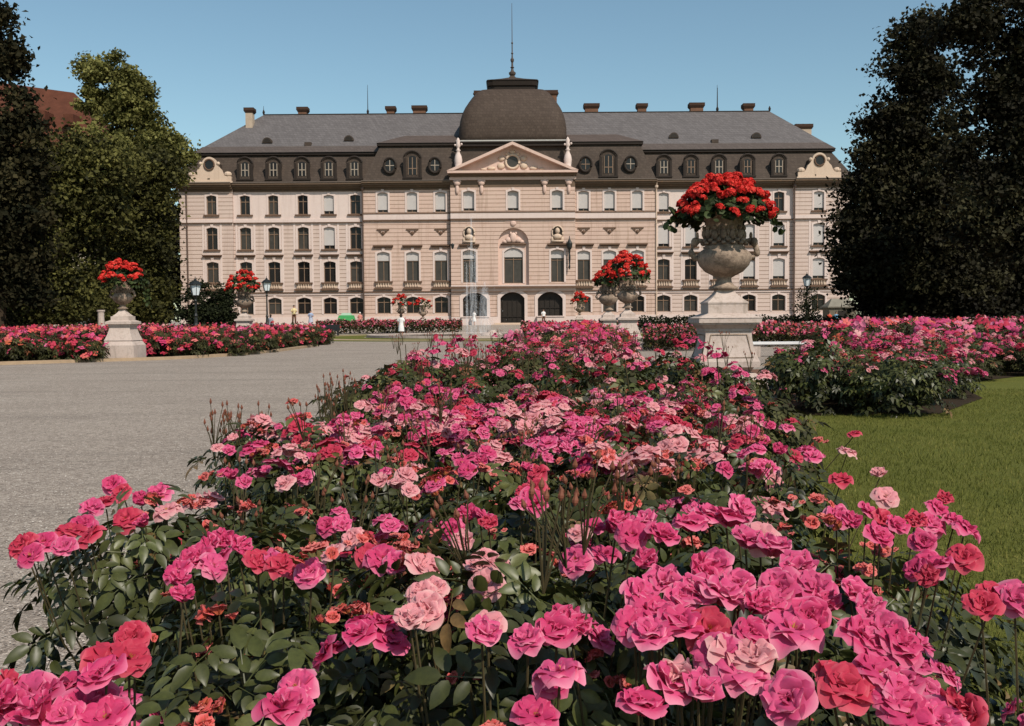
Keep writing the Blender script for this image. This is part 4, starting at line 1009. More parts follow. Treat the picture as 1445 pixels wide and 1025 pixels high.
# big one
pb = PZ(1021, 0, 0); YB = 17.0; xb_ = PY(1021.5, 447, YB).x
pedestal_big((xb_, YB, 0))
urn('stone_urn', 'largest weathered stone urn with carved frieze and side handles, overflowing with red geraniums', (xb_, YB, 1.76), 1.52, 24)
geranium('geranium_plant', 'largest mass of red geraniums, spilling over the big urn right of centre', (xb_+.0, YB, 3.10), .82, .50, 112, 1300, .26, 21, .12, .092, trails=((PI*1.02, .3), (-.05, .4)))
# left one
pL = PZ(174, 509, 0); YL = pL.y+.3; xL = PY(174, 460, YL).x
pedestal_small((xL, YL, 0), 'stone pedestal with white base block at the kerb of the left rose bed', 1.0)
urn('stone_urn', 'pale small urn on the white based pedestal in front of dark left trees', (xL, YL, 1.70), 1.1, 20)
geranium('geranium_plant', 'red geraniums on the leftmost urn, bright against dark trees', (xL+.05, YL, 2.75), .70, .5, 60, 650, .4, 22, .12, .11, trails=((0, 1.0), (.2, .7)))
# third, fourth behind rose mass
for (u, Y, s, capv, lab1, lab2, lab3, R, nb, sd) in (
    (885.5, 41, .92, 449, 'stone pedestal with flared block rising from roses beside the tallest far geraniums', 'wide bowl urn just right of the fourth one near the window row', 'dense red geraniums seen against the palace windows right of the door', .95, 62, 31),
    (858.5, 46, .86, 450, 'stone pedestal half hidden behind its larger neighbour in mid garden', 'weathered urn directly left of the dense geraniums', 'small drooping pinkish red geraniums left of the dense ones', .62, 26, 32),
    (345, 56, .84, 451, 'stone pedestal rising from the left rose bed by the yew bushes', 'grey urn with handles by the second lamp post from the left', 'ball of red geraniums right of the yew bushes', .95, 50, 33),
    (566, 92, .8, 452, 'small pedestal far off behind the woman in white', 'small far urn behind the woman in white', 'far red geraniums behind the woman in white', .85, 22, 34),
    (653-56, 98, .8, 453, 'small far pedestal near the palace ground floor windows', 'far urn mostly hidden by the rear rose bed', 'dull red far geraniums left of the fountain jets', .85, 18, 35),
    (818, 88, .8, 450, 'far pedestal right of the palace doors', 'far pale urn right of the palace doors', 'far red geraniums right of the palace doors', .8, 20, 36)):
    x = PY(u, capv, Y).x; g0 = gz(Y); capz = PY(u, capv, Y).z; sc_f = (capz-g0)/1.28 if Y > 60 else capz/1.28
    pedestal_small((x, Y, g0), lab1, sc_f)
    zt = g0+1.68*sc_f
    if u == 885.5: hh = 1.45
    elif u == 345: hh = 1.5
    elif u == 858.5: hh = 1.5
    else: hh = 1.25
    urn('stone_urn', lab2, (x, Y, zt), hh, 14, detail=Y < 60)
    geranium('geranium_plant', lab3, (x, Y, zt+hh*.95), R, R*.85, nb, 420 if Y < 60 else 160, .35, sd, .15, .13 if Y < 60 else .17)

# ================================================================ lamps
def lamp(u, vtop, Y, label, g0=None, base_white=True):
    g0 = gz(Y) if g0 is None else g0; x = PY(u, 420, Y).x; zt = PY(u, vtop, Y).z-g0; t = thing('street_lamp', label, 'lamp post', (x, Y, g0))
    b = MB(); b.box(-.55, .55, -.55, .55, 0, .3).frus((-.45, .45, -.45, .45), .301, (-.4, .4, -.4, .4), .75).box(-.48, .48, -.48, .48, .751, .87)
    b.build('base', M_stone, t, local=True)
    b = MB(); b.lathe([(.2, .87), (.22, 1.0), (.12, 1.15), (.09, 1.5), (.13, 1.6), (.07, 1.75), (.055, zt-1.5), (.1, zt-1.4), (.05, zt-1.3), (.12, zt-1.12), (.2, zt-1.05)], seg=12); b.build('pole', M_iron, t, local=True)
    b = MB(); b.lathe([(.2, zt-1.045), (.34, zt-.42)], seg=6); lt = b.build('lantern_glass', M_lampg, t, local=True)
    b = MB()
    for k in range(6):
        a = k*PI/3; b.tube([(.21*math.cos(a), .21*math.sin(a), zt-1.05), (.355*math.cos(a), .355*math.sin(a), zt-.4)], .018, 4)
    b.lathe([(.42, zt-.42), (.42, zt-.38), (.22, zt-.2), (.1, zt-.14), (.1, zt-.08), (.03, zt-.02), (.015, zt+.12)], seg=12); b.build('lantern_cap', M_iron, t, local=True)
lamp(276, 393, 62, 'lamp post on white base in front of the yew bush')
lamp(376.5, 392, 80, 'lamp post right of the geranium ball by the left wing')
lamp(1138.5, 386, 84, 'lamp post in front of the right end of the palace')

# small lit things
sb = thing('stone_bench', 'long white stone bench right of the big pedestal among roses', 'bench', tuple(PZ(1140, 483, .46))[:2]+(0,))
b = MB(); b.box(-2.1, 2.1, -.22, .22, .40, .48); b.build('seat', M_white, sb, local=True)
for x in (-1.7, 0, 1.7): b = MB(); b.box(x-.12, x+.12, -.17, .17, 0, .399); b.build('leg', M_stone, sb, local=True)
kp = PY(1183, 455, 96)
hut = thing('garden_kiosk', 'small grey stone garden house with low pitched roof below the right trees', 'kiosk', (kp.x+.1, 96, gz(96)))
b = MB(); b.box(-1.3, 1.3, -1, 1, 0, 2.0); b.build('wall', simple('grey_kiosk_stone', (.15, .13, .095), .9, .1, .35, 2), hut, local=True)
b = MB(); b.frus((-1.5, 1.5, -1.2, 1.2), 2.0, (-1.5, 1.5, -1.2, 1.2), 2.12).frus((-1.4, 1.4, -1.1, 1.1), 2.121, (-.8, .8, -.15, .15), 2.85); b.build('roof', simple('kiosk_roof', (.22, .2, .16), .9, .1, .3, 2), hut, local=True)
b = MB(); b.box(-.45, .45, -1.04, -1.0, .0, 1.7); b.build('door', M_door, hut, local=True)
# statue and steps at the left
sp = PY(146, 455, 66)
st = thing('garden_statue', 'pale stone column and block among dark trees behind the leftmost urn', 'statue', (sp.x, 66, 0))
b = MB(); b.box(-.55, .75, -.4, .4, 0, .35).box(-.45, .6, -.35, .35, .351, .7); b.build('base', M_stone, st, local=True)
b = MB(); b.lathe([(.24, .7), (.22, .9), (.2, 1.6), (.21, 1.9), (.26, 1.95), (.26, 2.05)], -.15, 0, 10); b.build('column', M_stone, st, local=True)
q0, q1 = PY(92, 457, 64), PY(118, 466, 58)
stp = thing('stone_steps', 'low pale stone steps and ramp edge behind the left roses', 'steps', (q0.x, 62, 0))
b = MB()
for k in range(4): b.box(.2+k*.15, 2.6+k*.15, -k*.45, -k*.45+.46, 0, .95-k*.2)
b.build('tread', M_kerb, stp, local=True)
for dx in (-.1, 2.9):
    b = MB(); b.add([(dx, .6, 0), (dx+.25, .6, 0), (dx+.25, .6, 1.1), (dx, .6, 1.1), (dx+.9, -2.0, 0), (dx+1.15, -2.0, 0), (dx+1.15, -2.0, .35), (dx+.9, -2.0, .35)], [(0, 1, 2, 3), (3, 2, 6, 7), (0, 3, 7, 4), (1, 5, 6, 2), (4, 7, 6, 5)]); b.build('side_wall', M_stone, stp, local=True)
# dark bench behind the left bed and green board
bp = PZ(463, 472, 0); bp = Vector((PY(463, 468, 80).x, 80, 0))
bn = thing('garden_bench', 'dark low garden bench at the right end of the left rose bed', 'bench', tuple(bp))
b = MB(); b.box(-.9, .9, -.25, .2, .40, .46); b.build('seat', M_darkbench, bn, local=True)
b = MB(); b.box(-.9, .9, .2, .25, .47, .9); b.build('backrest', M_darkbench, bn, local=True)
for x in (-.8, .8): b = MB(); b.box(x-.05, x+.05, -.22, .22, 0, .40); b.build('leg', M_darkbench, bn, local=True)
gp = PY(489, 450, 106)
gb_ = thing('market_stand', 'small bright green covered stand in front of the left wing', 'stand', (gp.x, 106, gz(106)))
b = MB(); b.frus((-1.0, 1.0, -.5, .5), .55, (-.75, .75, -.4, .4), 1.35); b.build('cover', M_green, gb_, local=True)
b = MB(); b.frus((-.55, .55, -.35, .35), 1.351, (-.45, .45, -.3, .3), 1.6); b.build('top_sheet', simple('pale_green_sheet', (.35, .5, .38), .8, .1, .2), gb_, local=True)
for x in (-.8, .8):
    for y in (-.4, .4): b = MB(); b.box(x-.04, x+.04, y-.04, y+.04, 0, .549); b.build('leg', M_iron, gb_, local=True)

# ================================================================ people
def skin(name, verts, edges, rad, m, parent, sub=1):
    me = bpy.data.meshes.new(name); bm = bmesh.new(); L = bm.verts.layers.skin.verify()
    vs = [bm.verts.new(v) for v in verts]
    for e_ in edges: bm.edges.new((vs[e_[0]], vs[e_[1]]))
    for i, v in enumerate(vs):
        r = rad[i]; v[L].radius = (r, r) if not hasattr(r, '__len__') else r
        if i == 0: v[L].use_root = True
    bm.to_mesh(me); bm.free(); me.materials.append(m)
    o = link_obj(name, me, parent); md = o.modifiers.new('skin', 'SKIN'); md.use_smooth_shade = True
    o.modifiers.new('sub', 'SUBSURF').levels = sub; o.modifiers['sub'].render_levels = sub
    return o
def person(label, loc, h, rz, top, bottom, topc, hairc=None, skirt=False, stride=.12, arms='down', long_hair=False):
    t = thing('person', label, 'person', loc, rz=rz); k = h/1.75
    V = []; E = []; R = []
    def a(x, y, z, r, p=None):
        V.append((x*k, y*k, z*k)); R.append(r*k)
        if p is not None: E.append((p, len(V)-1))
        return len(V)-1
    pel = a(0, 0, .95, .13); ab = a(0, 0, 1.1, .115, pel); ch = a(0, 0, 1.32, .14, ab); nk = a(0, 0, 1.48, .055, ch); hd0 = a(0, -.01, 1.56, .07, nk); hd = a(0, -.015, 1.64, .088, hd0); a(0, -.005, 1.71, .06, hd)
    a(0, -.10, 1.635, .012, hd)      # nose
    for s_ in (-1, 1):
        sh = a(s_*.17, 0, 1.41, .055, ch)
        if arms == 'down': el = a(s_*.23, .02, 1.14, .042, sh); wr = a(s_*.24, -.06, .90, .028, el)
        elif arms == 'bent': el = a(s_*.24, .03, 1.14, .042, sh); wr = a(s_*.12, -.22, 1.2, .028, el)
        d = (Vector(V[wr])-Vector(V[el])).normalized(); pm = Vector(V[wr])/k+d*.06
        pa = a(pm.x, pm.y, pm.z, .026, wr)
        for f in range(4):
            off = Vector(((f-1.5)*.018, 0, 0)); q = pm+d*(.045)+off; f1 = a(q.x, q.y, q.z, .0085, pa); q2 = q+d*(.035-.004*abs(f-1.5)); a(q2.x, q2.y-.006, q2.z, .007, f1)
        q = pm+Vector((-s_*.035, -.015, .0)); a(q.x, q.y, q.z, .009, pa)
        hp_ = a(s_*.09, 0, .9, .085, pel); kn = a(s_*.1, -s_*stride*.5-.02, .5, .058, hp_); an = a(s_*.1, -s_*stride+.02, .09, .036, kn); a(s_*.11, -s_*stride-.12, .035, .032, an)
    skin('body', V, E, R, M_skin, t)
    # shirt
    sh = MB()
    prof = [(.15, .93), (.145, 1.05), (.14, 1.15), (.16, 1.3), (.165, 1.4), (.10, 1.47), (.065, 1.49)]
    sh.lathe([(r*k, z*k) for r, z in prof], seg=16, fn=lambda r, a_, z: r*(1+.22*abs(math.cos(a_))), close=False)
    for s_ in (-1, 1): sh.tube([(s_*.15*k, 0, 1.42*k), (s_*.22*k, .01*k, 1.25*k), (s_*.235*k, .02*k, 1.16*k)], [.065*k, .06*k, .055*k], 10)
    sh.build('shirt', top, t, smooth=True, local=True)
    if skirt:
        b = MB(); b.lathe([(r*k, z*k) for r, z in [(.24, .45), (.23, .6), (.205, .8), (.17, .95), (.15, 1.06)]], seg=18, fn=lambda r, a_, z: r*(1+.06*math.sin(a_*7)), close=False); b.build('skirt', bottom, t, smooth=True, local=True)
    else:
        b = MB(); b.lathe([(r*k, z*k) for r, z in [(.165, .85), (.17, .95), (.15, 1.0)]], seg=14, close=True)
        for s_ in (-1, 1): b.tube([(s_*.09*k, 0, .92*k), (s_*.1*k, (-s_*stride*.5-.02)*k, .5*k), (s_*.1*k, (-s_*stride+.02)*k, .1*k)], [.105*k, .078*k, .06*k], 10)
        b.build('trousers', bottom, t, smooth=True, local=True)
    b = MB(); b.blob((0, .018*k, 1.672*k), (.098*k, .105*k, .098*k), 12, 8)
    if long_hair: b.blob((0, .06*k, 1.56*k), (.085*k, .05*k, .13*k), 10, 7)
    b.build('hair', hairc or M_hair, t, smooth=True, local=True)
    fc = MB()
    for s_ in (-1, 1): fc.blob((s_*.032*k, -.092*k, 1.655*k), .011*k, 6, 4)
    fc.build('eyes', M_hair, t, local=True)
    mth = MB(); mth.blob((0, -.088*k, 1.59*k), (.022*k, .008*k, .006*k), 6, 4); mth.build('mouth', simple('lips', (.35, .1, .08)), t, local=True)
    for s_ in (-1, 1): e_ = MB(); e_.blob((s_*.09*k, 0, 1.64*k), (.012*k, .02*k, .03*k), 6, 4); e_.build('ear', M_skin, t, local=True)
    return t
def put(u, v_head, Y, h):
    p = PY(u, v_head, Y); return (p.x, Y, p.z-h)
def putg(u, Y): return (PY(u, 450, Y).x, Y, gz(Y)+.012)
white = cloth('white_cotton', (.72, .70, .68)); yel = cloth('pale_yellow_shirt', (.66, .55, .30)); blue = cloth('light_blue_cotton', (.30, .36, .50)); red = cloth('red_dress_cloth', (.55, .08, .04)); sky = cloth('sky_blue_shirt', (.16, .34, .50)); navy = cloth('dark_trousers', (.05, .05, .07)); cream = cloth('cream_trousers', (.55, .48, .38)); grey = cloth('grey_patterned_dress', (.28, .29, .33)); brownc = cloth('brown_trousers', (.12, .06, .04))
person('woman in white top and skirt standing alone before the fountain lawn, seen from behind', putg(566, 71), 1.66, PI, white, white, None, skirt=True, long_hair=True)
person('man in pale yellow shirt walking behind the left rose bed', putg(415, 92)[:2]+(PY(415, 431, 92).z-1.8,), 1.8, .5, yel, brownc, None, arms='bent')
person('person in light blue clothes right of the man in yellow', putg(438.5, 90)[:2]+(PY(438.5, 438, 90).z-1.62,), 1.62, .2, blue, cloth('pale_grey_skirt', (.4, .42, .5)), None, skirt=True, arms='bent')
person('woman in grey patterned dress with white collar behind the left urn', putg(382, 78)[:2]+(PY(382, 444, 78).z-1.6,), 1.6, PI*.9, grey, grey, None, skirt=True, long_hair=True)
person('person in white shirt by the right palace doorway', putg(767, 112), 1.72, .4, white, brownc, None)
person('distant person in white at the left palace doorway behind the jets', (PY(669, 440, 112.6).x, 112.6, .57), 1.65, 2.6, white, white, None, skirt=True)
person('person in long red dress in front of the grey kiosk', putg(1170.5, 93), 1.66, .2, red, red, None, skirt=True)
person('person in sky blue shirt beside the one in red', putg(1180, 93.5), 1.66, -.2, sky, cream, None)
person('person in white hat and pink top near the green stand', putg(508, 104), 1.7, .3, cloth('pink_top', (.55, .22, .18)), cream, None, hairc=white)

# ================================================================ roses
rnd = random.Random(5)
def inpoly(x, y, P):
    c = False; n = len(P); j = n-1
    for i in range(n):
        if (P[i][1] > y) != (P[j][1] > y) and x < (P[j][0]-P[i][0])*(y-P[i][1])/(P[j][1]-P[i][1])+P[i][0]: c = not c
        j = i
    return c
def rose_bloom(seed, m, open_=1.0, lo=False):
    """one semi-double rose, radius ~1 unit, faces +z"""
    r = random.Random(seed); V = []; F = []; T = []
    layers = ([(6, 1.0, .10, .66, 0), (5, .80, .32, .60, .03), (3, .45, .8, .34, .06)], [(6, 1.0, .16, .64, 0), (6, .84, .48, .56, .04), (5, .60, .9, .44, .08), (3, .36, 1.2, .3, .1)], [(5, 1.0, .25, .72, 0), (5, .82, .62, .62, .04), (4, .56, 1.05, .46, .08), (3, .34, 1.3, .3, .1)], [(5, .95, .5, .74, 0), (5, .8, .9, .62, .03), (4, .55, 1.2, .44, .06)])[seed % 4]
    if lo: layers = [(5, 1.0, .25, .75, 0), (4, .68, .8, .6, .06), (3, .38, 1.2, .4, .08)]
    ns, ntt = (3, 2) if lo else (5, 6)
    for li, (n, L, tilt, W, z0) in enumerate(layers):
        tilt = tilt+(1-open_)*.5; a0 = r.random()*6
        for i in range(n):
            a = a0+2*PI*i/n+r.uniform(-.15, .15); Lp = L*r.uniform(.88, 1.1); Wp = W*r.uniform(.9, 1.12); tl = tilt+r.uniform(-.14, .14); ph = r.random()*6; am = .12*r.uniform(.5, 1.4); b = len(V)
            ca, sa = math.cos(a), math.sin(a)
            for si in range(ns+1):
                s_ = si/ns; wd = Wp*(math.sin(PI*(.06+.72*s_))**.7)
                rho = Lp*(s_*math.cos(tl)+.18*s_*s_*s_*math.cos(tl)); hh = Lp*(s_*math.sin(tl)+.22*math.sin(PI*s_)-(.25*s_**3))
                for ti in range(ntt+1):
                    tt = -1+2*ti/ntt; lat = tt*wd; rr = rho-.12*Lp*tt*tt*s_-(.1*Lp*tt*tt if si == ns else 0)
                    h2 = hh+.16*tt*tt*s_+am*math.sin(3.2*tt+ph)*s_*s_+(0 if lo else .022*math.sin(6*tt+ph*2)*s_**3)
                    V.append((ca*rr-sa*lat, sa*rr+ca*lat, z0+h2)); T.append(min(1, .12+.9*s_-(li*.04)+.08*abs(tt)*s_))
            w_ = ntt+1
            for si in range(ns):
                for ti in range(ntt): F.append((b+si*w_+ti, b+si*w_+ti+1, b+(si+1)*w_+ti+1, b+(si+1)*w_+ti))
    return V, F, T
def bloom_mesh(seed, m, open_, lo=False, name='bloom'):
    V, F, T = rose_bloom(seed, m, open_, lo); mi = [0]*len(F)
    if seed % 4 == 0:
        r = random.Random(seed)
        for k in range(26):
            a, R_ = r.random()*6.28, r.uniform(.02, .2); x, y = R_*math.cos(a), R_*math.sin(a); b = len(V); h = r.uniform(.22, .34)
            V += [(x*.5, y*.5, .05), (x+.012, y, h), (x-.012, y+.012, h), (x, y, h+.04)]; F += [(b, b+1, b+2), (b+1, b+3, b+2)]; T += [.5]*4; mi += [1, 1]
    return scatter(name, V, F, np.zeros((1, 3)), np.eye(3)[None], [1], [0], [m, M_stamen], mi=mi, vt=T, smooth=True)
M_stamen = simple('yellow_stamens', (.55, .30, .06), .8)
BLOOM = {c: [bloom_mesh(100*i+k, PETALS[c], .9-.22*k) for k in range(4)] for i, c in enumerate('HMPC')}
def cluster_mesh(seed, m, n=6, r=.055, name='bloom_cluster', spent=False):
    """flattened head of n small low detail blooms, real metres"""
    rs = random.Random(seed); VV = []; FF = []; TT = []
    for i in range(n):
        a = 2*PI*i/n+rs.random(); R = (0 if i == 0 else r*rs.uniform(.7, 1.35)); x, y, z = R*math.cos(a), R*math.sin(a), -R*.5+rs.uniform(-.015, .02)
        V, F, T = rose_bloom(seed*31+i, m, .8, True); s_ = .036*rs.uniform(.75, 1.2)
        E_ = Matrix.Rotation(.8*R/r*rs.uniform(.5, 1), 3, Vector((-math.sin(a), math.cos(a), 0)))
        b = len(VV); VV += [tuple(E_ @ (Vector(v)*s_)+Vector((x, y, z))) for v in V]; FF += [tuple(b+q for q in f) for f in F]; TT += T
    return scatter(name, VV, FF, np.zeros((1, 3)), np.eye(3)[None], [1], [0], m, vt=TT, smooth=True)
CLUS = {c: [cluster_mesh(7*i+k+1, PETALS[c], 4+k*2, .045+.008*k) for k in range(3)] for i, c in enumerate('HMPC')}
def spray_mesh(seed, n=7, name='bud_spray', spent=False):
    rs = random.Random(seed); b = MB()
    for i in range(n):
        a = rs.random()*6.28; R = rs.uniform(.01, .055); h = rs.uniform(.05, .13)
        b.mat(0).tube([(0, 0, -.06), (R*.5*math.cos(a), R*.5*math.sin(a), h*.4), (R*math.cos(a), R*math.sin(a), h)], [.0022, .0018, .0014], 4)
        b.mat(1).lathe([(.0015, h), (.005, h+.005), (.0055, h+.009), (.003, h+.015), (.0006, h+.021)], R*math.cos(a), R*math.sin(a), 6)
    return b.mesh(name, [M_stem, M_bud])
SPRAY = [spray_mesh(k, 5+k) for k in range(4)]
def spent_mesh(seed):
    rs = random.Random(seed); VV = []; FF = []; TT = []
    for i in range(rs.randint(6, 9)):
        V, F, T = rose_bloom(seed*17+i, None, .1, True); s_ = rs.uniform(.010, .019); R_ = rs.uniform(0, .045); a = rs.random()*6.28
        E_ = Matrix.Rotation(rs.uniform(0, 1.2), 3, Vector((math.cos(a), math.sin(a), 0))); b = len(VV); t0 = rs.uniform(-.3, .4)
        VV += [tuple(E_ @ (Vector(v)*s_)+Vector((R_*math.cos(a*2), R_*math.sin(a*2), rs.uniform(-.0, .001)-R_*.4))) for v in V]; FF += [tuple(b+q for q in f) for f in F]; TT += [max(0, min(1, t+t0)) for t in T]
    return scatter('spent_bloom', VV, FF, np.zeros((1, 3)), np.eye(3)[None], [1], [0], M_spent, vt=TT, smooth=True)
SPENT = [spent_mesh(k) for k in range(4)]

def foliage_mesh(seed, R, h0, h1, n, hi=True, scale=1.0, m=None, core=True):
    rs = np.random.RandomState(seed)
    a = rs.rand(n)*2*PI; r = rs.rand(n)**.55; top = h1-(h1-h0)*.22*r**2
    z = h0+(top-h0)*rs.rand(n)**.45
    P = np.stack([R*r*np.cos(a), R*r*np.sin(a), z], 1)
    out = np.stack([np.cos(a), np.sin(a), 0*a], 1)
    nr = out*.55+np.array([0, 0, 1.0])+rs.randn(n, 3)*.42
    fw = out+rs.randn(n, 3)*.6
    T = CL_HI if hi else CL_LO
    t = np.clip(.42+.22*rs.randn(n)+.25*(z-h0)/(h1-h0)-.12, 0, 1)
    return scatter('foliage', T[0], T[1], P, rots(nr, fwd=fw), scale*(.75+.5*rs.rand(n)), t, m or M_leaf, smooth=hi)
def stems_mesh(seed, R, h, n=8):
    rs = random.Random(seed); b = MB()
    for i in range(n):
        a = rs.random()*6.28; e_ = R*rs.uniform(.4, .95); x, y = math.cos(a), math.sin(a)
        hh = h*rs.uniform(.8, 1.0)
        b.tube([(x*.03, y*.03, 0), (x*e_*.45, y*e_*.45, hh*.5), (x*e_*.8, y*e_*.8, hh*.8), (x*e_, y*e_, hh)], [.007, .005, .004, .0025], 5)
    return b.mesh('stems', M_stem)
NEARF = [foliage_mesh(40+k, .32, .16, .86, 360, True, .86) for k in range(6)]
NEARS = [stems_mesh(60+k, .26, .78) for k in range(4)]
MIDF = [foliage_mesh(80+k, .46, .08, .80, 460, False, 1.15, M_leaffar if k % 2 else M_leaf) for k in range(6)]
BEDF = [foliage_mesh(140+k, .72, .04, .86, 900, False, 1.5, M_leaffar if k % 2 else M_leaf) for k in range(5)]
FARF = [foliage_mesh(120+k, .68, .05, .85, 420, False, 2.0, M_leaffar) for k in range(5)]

# ---- blooms read off the photograph: (u, v, colour, size factor)
NB = [(175, 700, 'C'), (200, 712, 'H'), (160, 686, 'H'), (226, 700, 'M'), (236, 724, 'P'), (180, 735, 'C'), (206, 742, 'H'), (130, 720, 'M'), (150, 716, 'C'), (118, 745, 'H'), (100, 752, 'C'), (92, 775, 'M'), (62, 768, 'H'), (45, 785, 'H'), (128, 760, 'C'), (35, 772, 'C'),
      (250, 826, 'H'), (252, 808, 'H'), (268, 800, 'H'), (300, 776, 'H'), (282, 792, 'H'), (320, 792, 'H'), (316, 768, 'H'), (258, 848, 'H'), (335, 775, 'H'), (300, 800, 'M'),
      (25, 1000, 'H'), (70, 990, 'H'), (105, 972, 'H'), (140, 992, 'H'), (150, 960, 'H'), (120, 1005, 'H'), (90, 1015, 'M'), (155, 935, 'C'), (182, 932, 'C'), (10, 980, 'C'), (190, 905, 'C'), (60, 1020, 'H'), (150, 1015, 'H'), (40, 985, 'M'), (5, 1005, 'H'),
      (330, 676, 'H'), (345, 685, 'M'), (318, 672, 'H'), (308, 634, 'P'), (330, 622, 'P'), (322, 640, 'M'), (358, 606, 'P'), (420, 680, 'H'), (404, 686, 'P'), (432, 676, 'M'),
      (452, 602, 'P'), (495, 605, 'P'), (478, 612, 'M'), (440, 615, 'M'), (500, 590, 'M'), (536, 684, 'P'), (545, 672, 'M'), (572, 675, 'P'), (578, 694, 'P'), (560, 690, 'P'),
      (668, 650, 'H'), (652, 655, 'H'), (688, 640, 'H'), (660, 665, 'H'), (680, 655, 'H'), (532, 632, 'H'), (585, 527, 'H'), (572, 530, 'H'), (590, 552, 'H'), (602, 540, 'H'), (560, 545, 'C'), (612, 530, 'H'), (590, 590, 'H'), (570, 590, 'H'), (618, 598, 'H'), (604, 600, 'H'), (580, 575, 'H'), (645, 610, 'M'),
      (748, 706, 'H'), (735, 715, 'M'), (757, 717, 'H'), (740, 696, 'C'), (760, 672, 'C'), (742, 664, 'H'), (770, 650, 'M'), (755, 690, 'C'), (662, 734, 'H'), (640, 750, 'H'), (678, 738, 'H'), (655, 768, 'P'), (690, 745, 'C'),
      (500, 762, 'P'), (482, 745, 'M'), (462, 745, 'H'), (472, 785, 'P'), (440, 812, 'M'), (540, 792, 'H'), (520, 785, 'C'), (560, 797, 'M'), (588, 806, 'P'), (604, 800, 'P'), (610, 836, 'P'), (596, 842, 'P'), (685, 796, 'P'), (676, 812, 'P'), (700, 806, 'P'), (688, 826, 'P'), (578, 876, 'P'), (604, 864, 'P'), (586, 885, 'P'), (688, 890, 'P'), (680, 905, 'M'), (745, 908, 'M'), (796, 882, 'H'), (786, 898, 'H'), (806, 893, 'H'), (790, 955, 'M'), (775, 965, 'H'), (755, 1012, 'H'), (420, 972, 'M'), (398, 1008, 'H'), (412, 1000, 'M'), (384, 798, 'M'), (364, 800, 'C'), (400, 805, 'C'),
      (935, 598, 'P'), (922, 574, 'P'), (945, 584, 'P'), (898, 570, 'P'), (960, 575, 'P'), (998, 590, 'P'), (1012, 578, 'M'), (1085, 602, 'H'), (1075, 622, 'H'), (1100, 640, 'H'), (1062, 612, 'H'), (1110, 605, 'M'), (1070, 590, 'H'), (1120, 645, 'C'), (1205, 614, 'C'), (1241, 673, 'P'), (1195, 640, 'P'), (1250, 702, 'P'), (1022, 664, 'H'), (1186, 680, 'C'),
      (1180, 732, 'M'), (1198, 742, 'H'), (1222, 728, 'H'), (1244, 738, 'C'), (1262, 746, 'H'), (1290, 742, 'C'), (1330, 708, 'C'), (1345, 742, 'H'), (1360, 752, 'H'), (1312, 742, 'M'), (1300, 768, 'H'), (1235, 760, 'H'), (1320, 722, 'H'),
      (1310, 800, 'H'), (1296, 806, 'H'), (1325, 806, 'H'), (1310, 820, 'C'), (1360, 790, 'C'), (1400, 846, 'C'), (1432, 850, 'M'), (1385, 862, 'C'), (1340, 1012, 'C'), (1372, 1016, 'C'), (1325, 1020, 'M'),
      (936, 832, 'M'), (985, 812, 'H'), (1040, 722, 'M'), (1000, 738, 'M'), (1025, 742, 'H'), (975, 750, 'H'), (1052, 772, 'M'), (1090, 785, 'M'), (1072, 762, 'P'), (1118, 895, 'M', 1.25), (1062, 862, 'H'), (1012, 852, 'M', 1.1), (960, 892, 'H'), (900, 848, 'M'), (915, 868, 'H'), (1100, 832, 'M'), (1150, 835, 'M'), (1160, 862, 'H'), (1030, 925, 'P'), (1065, 938, 'P'), (1045, 950, 'M'), (960, 965, 'P'), (985, 985, 'M'), (935, 975, 'M'), (1115, 990, 'M', 1.1), (905, 1008, 'H'), (1200, 842, 'M'), (1222, 868, 'M'), (1248, 895, 'M'), (1265, 915, 'H'), (1235, 915, 'M'), (1210, 905, 'H'), (1240, 955, 'H'), (1268, 980, 'M'), (1278, 1010, 'H'), (1255, 985, 'H'), (915, 800, 'H'), (892, 756, 'H'), (858, 750, 'H'), (818, 758, 'P'), (838, 748, 'H'), (870, 742, 'H'), (912, 745, 'M'), (932, 762, 'H'), (812, 792, 'M'), (852, 785, 'H'), (1172, 965, 'C'), (1190, 975, 'C'), (930, 870, 'M'), (985, 845, 'M', 1.2), (1010, 800, 'M'), (1085, 855, 'M'), (1040, 830, 'M'), (1125, 812, 'M'), (1140, 875, 'H'), (960, 850, 'M'), (1000, 890, 'C'), (1060, 900, 'H'), (1010, 925, 'M'), (895, 885, 'H'), (920, 905, 'M')]
blooms = []
for q in NB:
    u, v, c = q[:3]; s_ = q[3] if len(q) > 3 else 1.0
    z = .83
    if v > 960: z = .79
    if 860 < u < 1180 and v > 690: z = .95-.15*(v-700)/300; s_ *= 1.08
    if 1180 < u < 1300 and v > 830: z = .90-.10*(v-830)/180; s_ *= 1.08
    if v < 580: z = .87
    p = PZ(u, v, z)
    blooms.append((p, c, s_*rnd.uniform(.85, 1.15)))
# grid of bushes in bed A
def grid(poly, step, ymin, ymax, jit=.35):
    xs_ = [p[0] for p in poly]; out = []; y = max(ymin, min(p[1] for p in poly)); row = 0
    while y < ymax:
        x = min(xs_)+(row % 2)*step/2
        while x < max(xs_):
            px, py = x+rnd.uniform(-jit, jit)*step, y+rnd.uniform(-jit, jit)*step
            if inpoly(px, py, poly) and py < ymax: out.append((px, py))
            x += step
        y += step*.87; row += 1
    return out
def shrink_ok(p, poly, d):
    return all(inpoly(p[0]+dx, p[1]+dy, poly) for dx, dy in ((d, 0), (-d, 0)))
near = [p for p in grid(BED_A, .42, .95, 6.3) if shrink_ok(p, BED_A, .12)]
near = [p for p in near if not (p[1] < 1.25 and abs(p[0]) < 2)]
for x in (-.52, -.12, .25, .6, .88): near.append((x, 1.15+rnd.uniform(-.04, .06)))
GN = 'rose bushes in the large foreground bed'
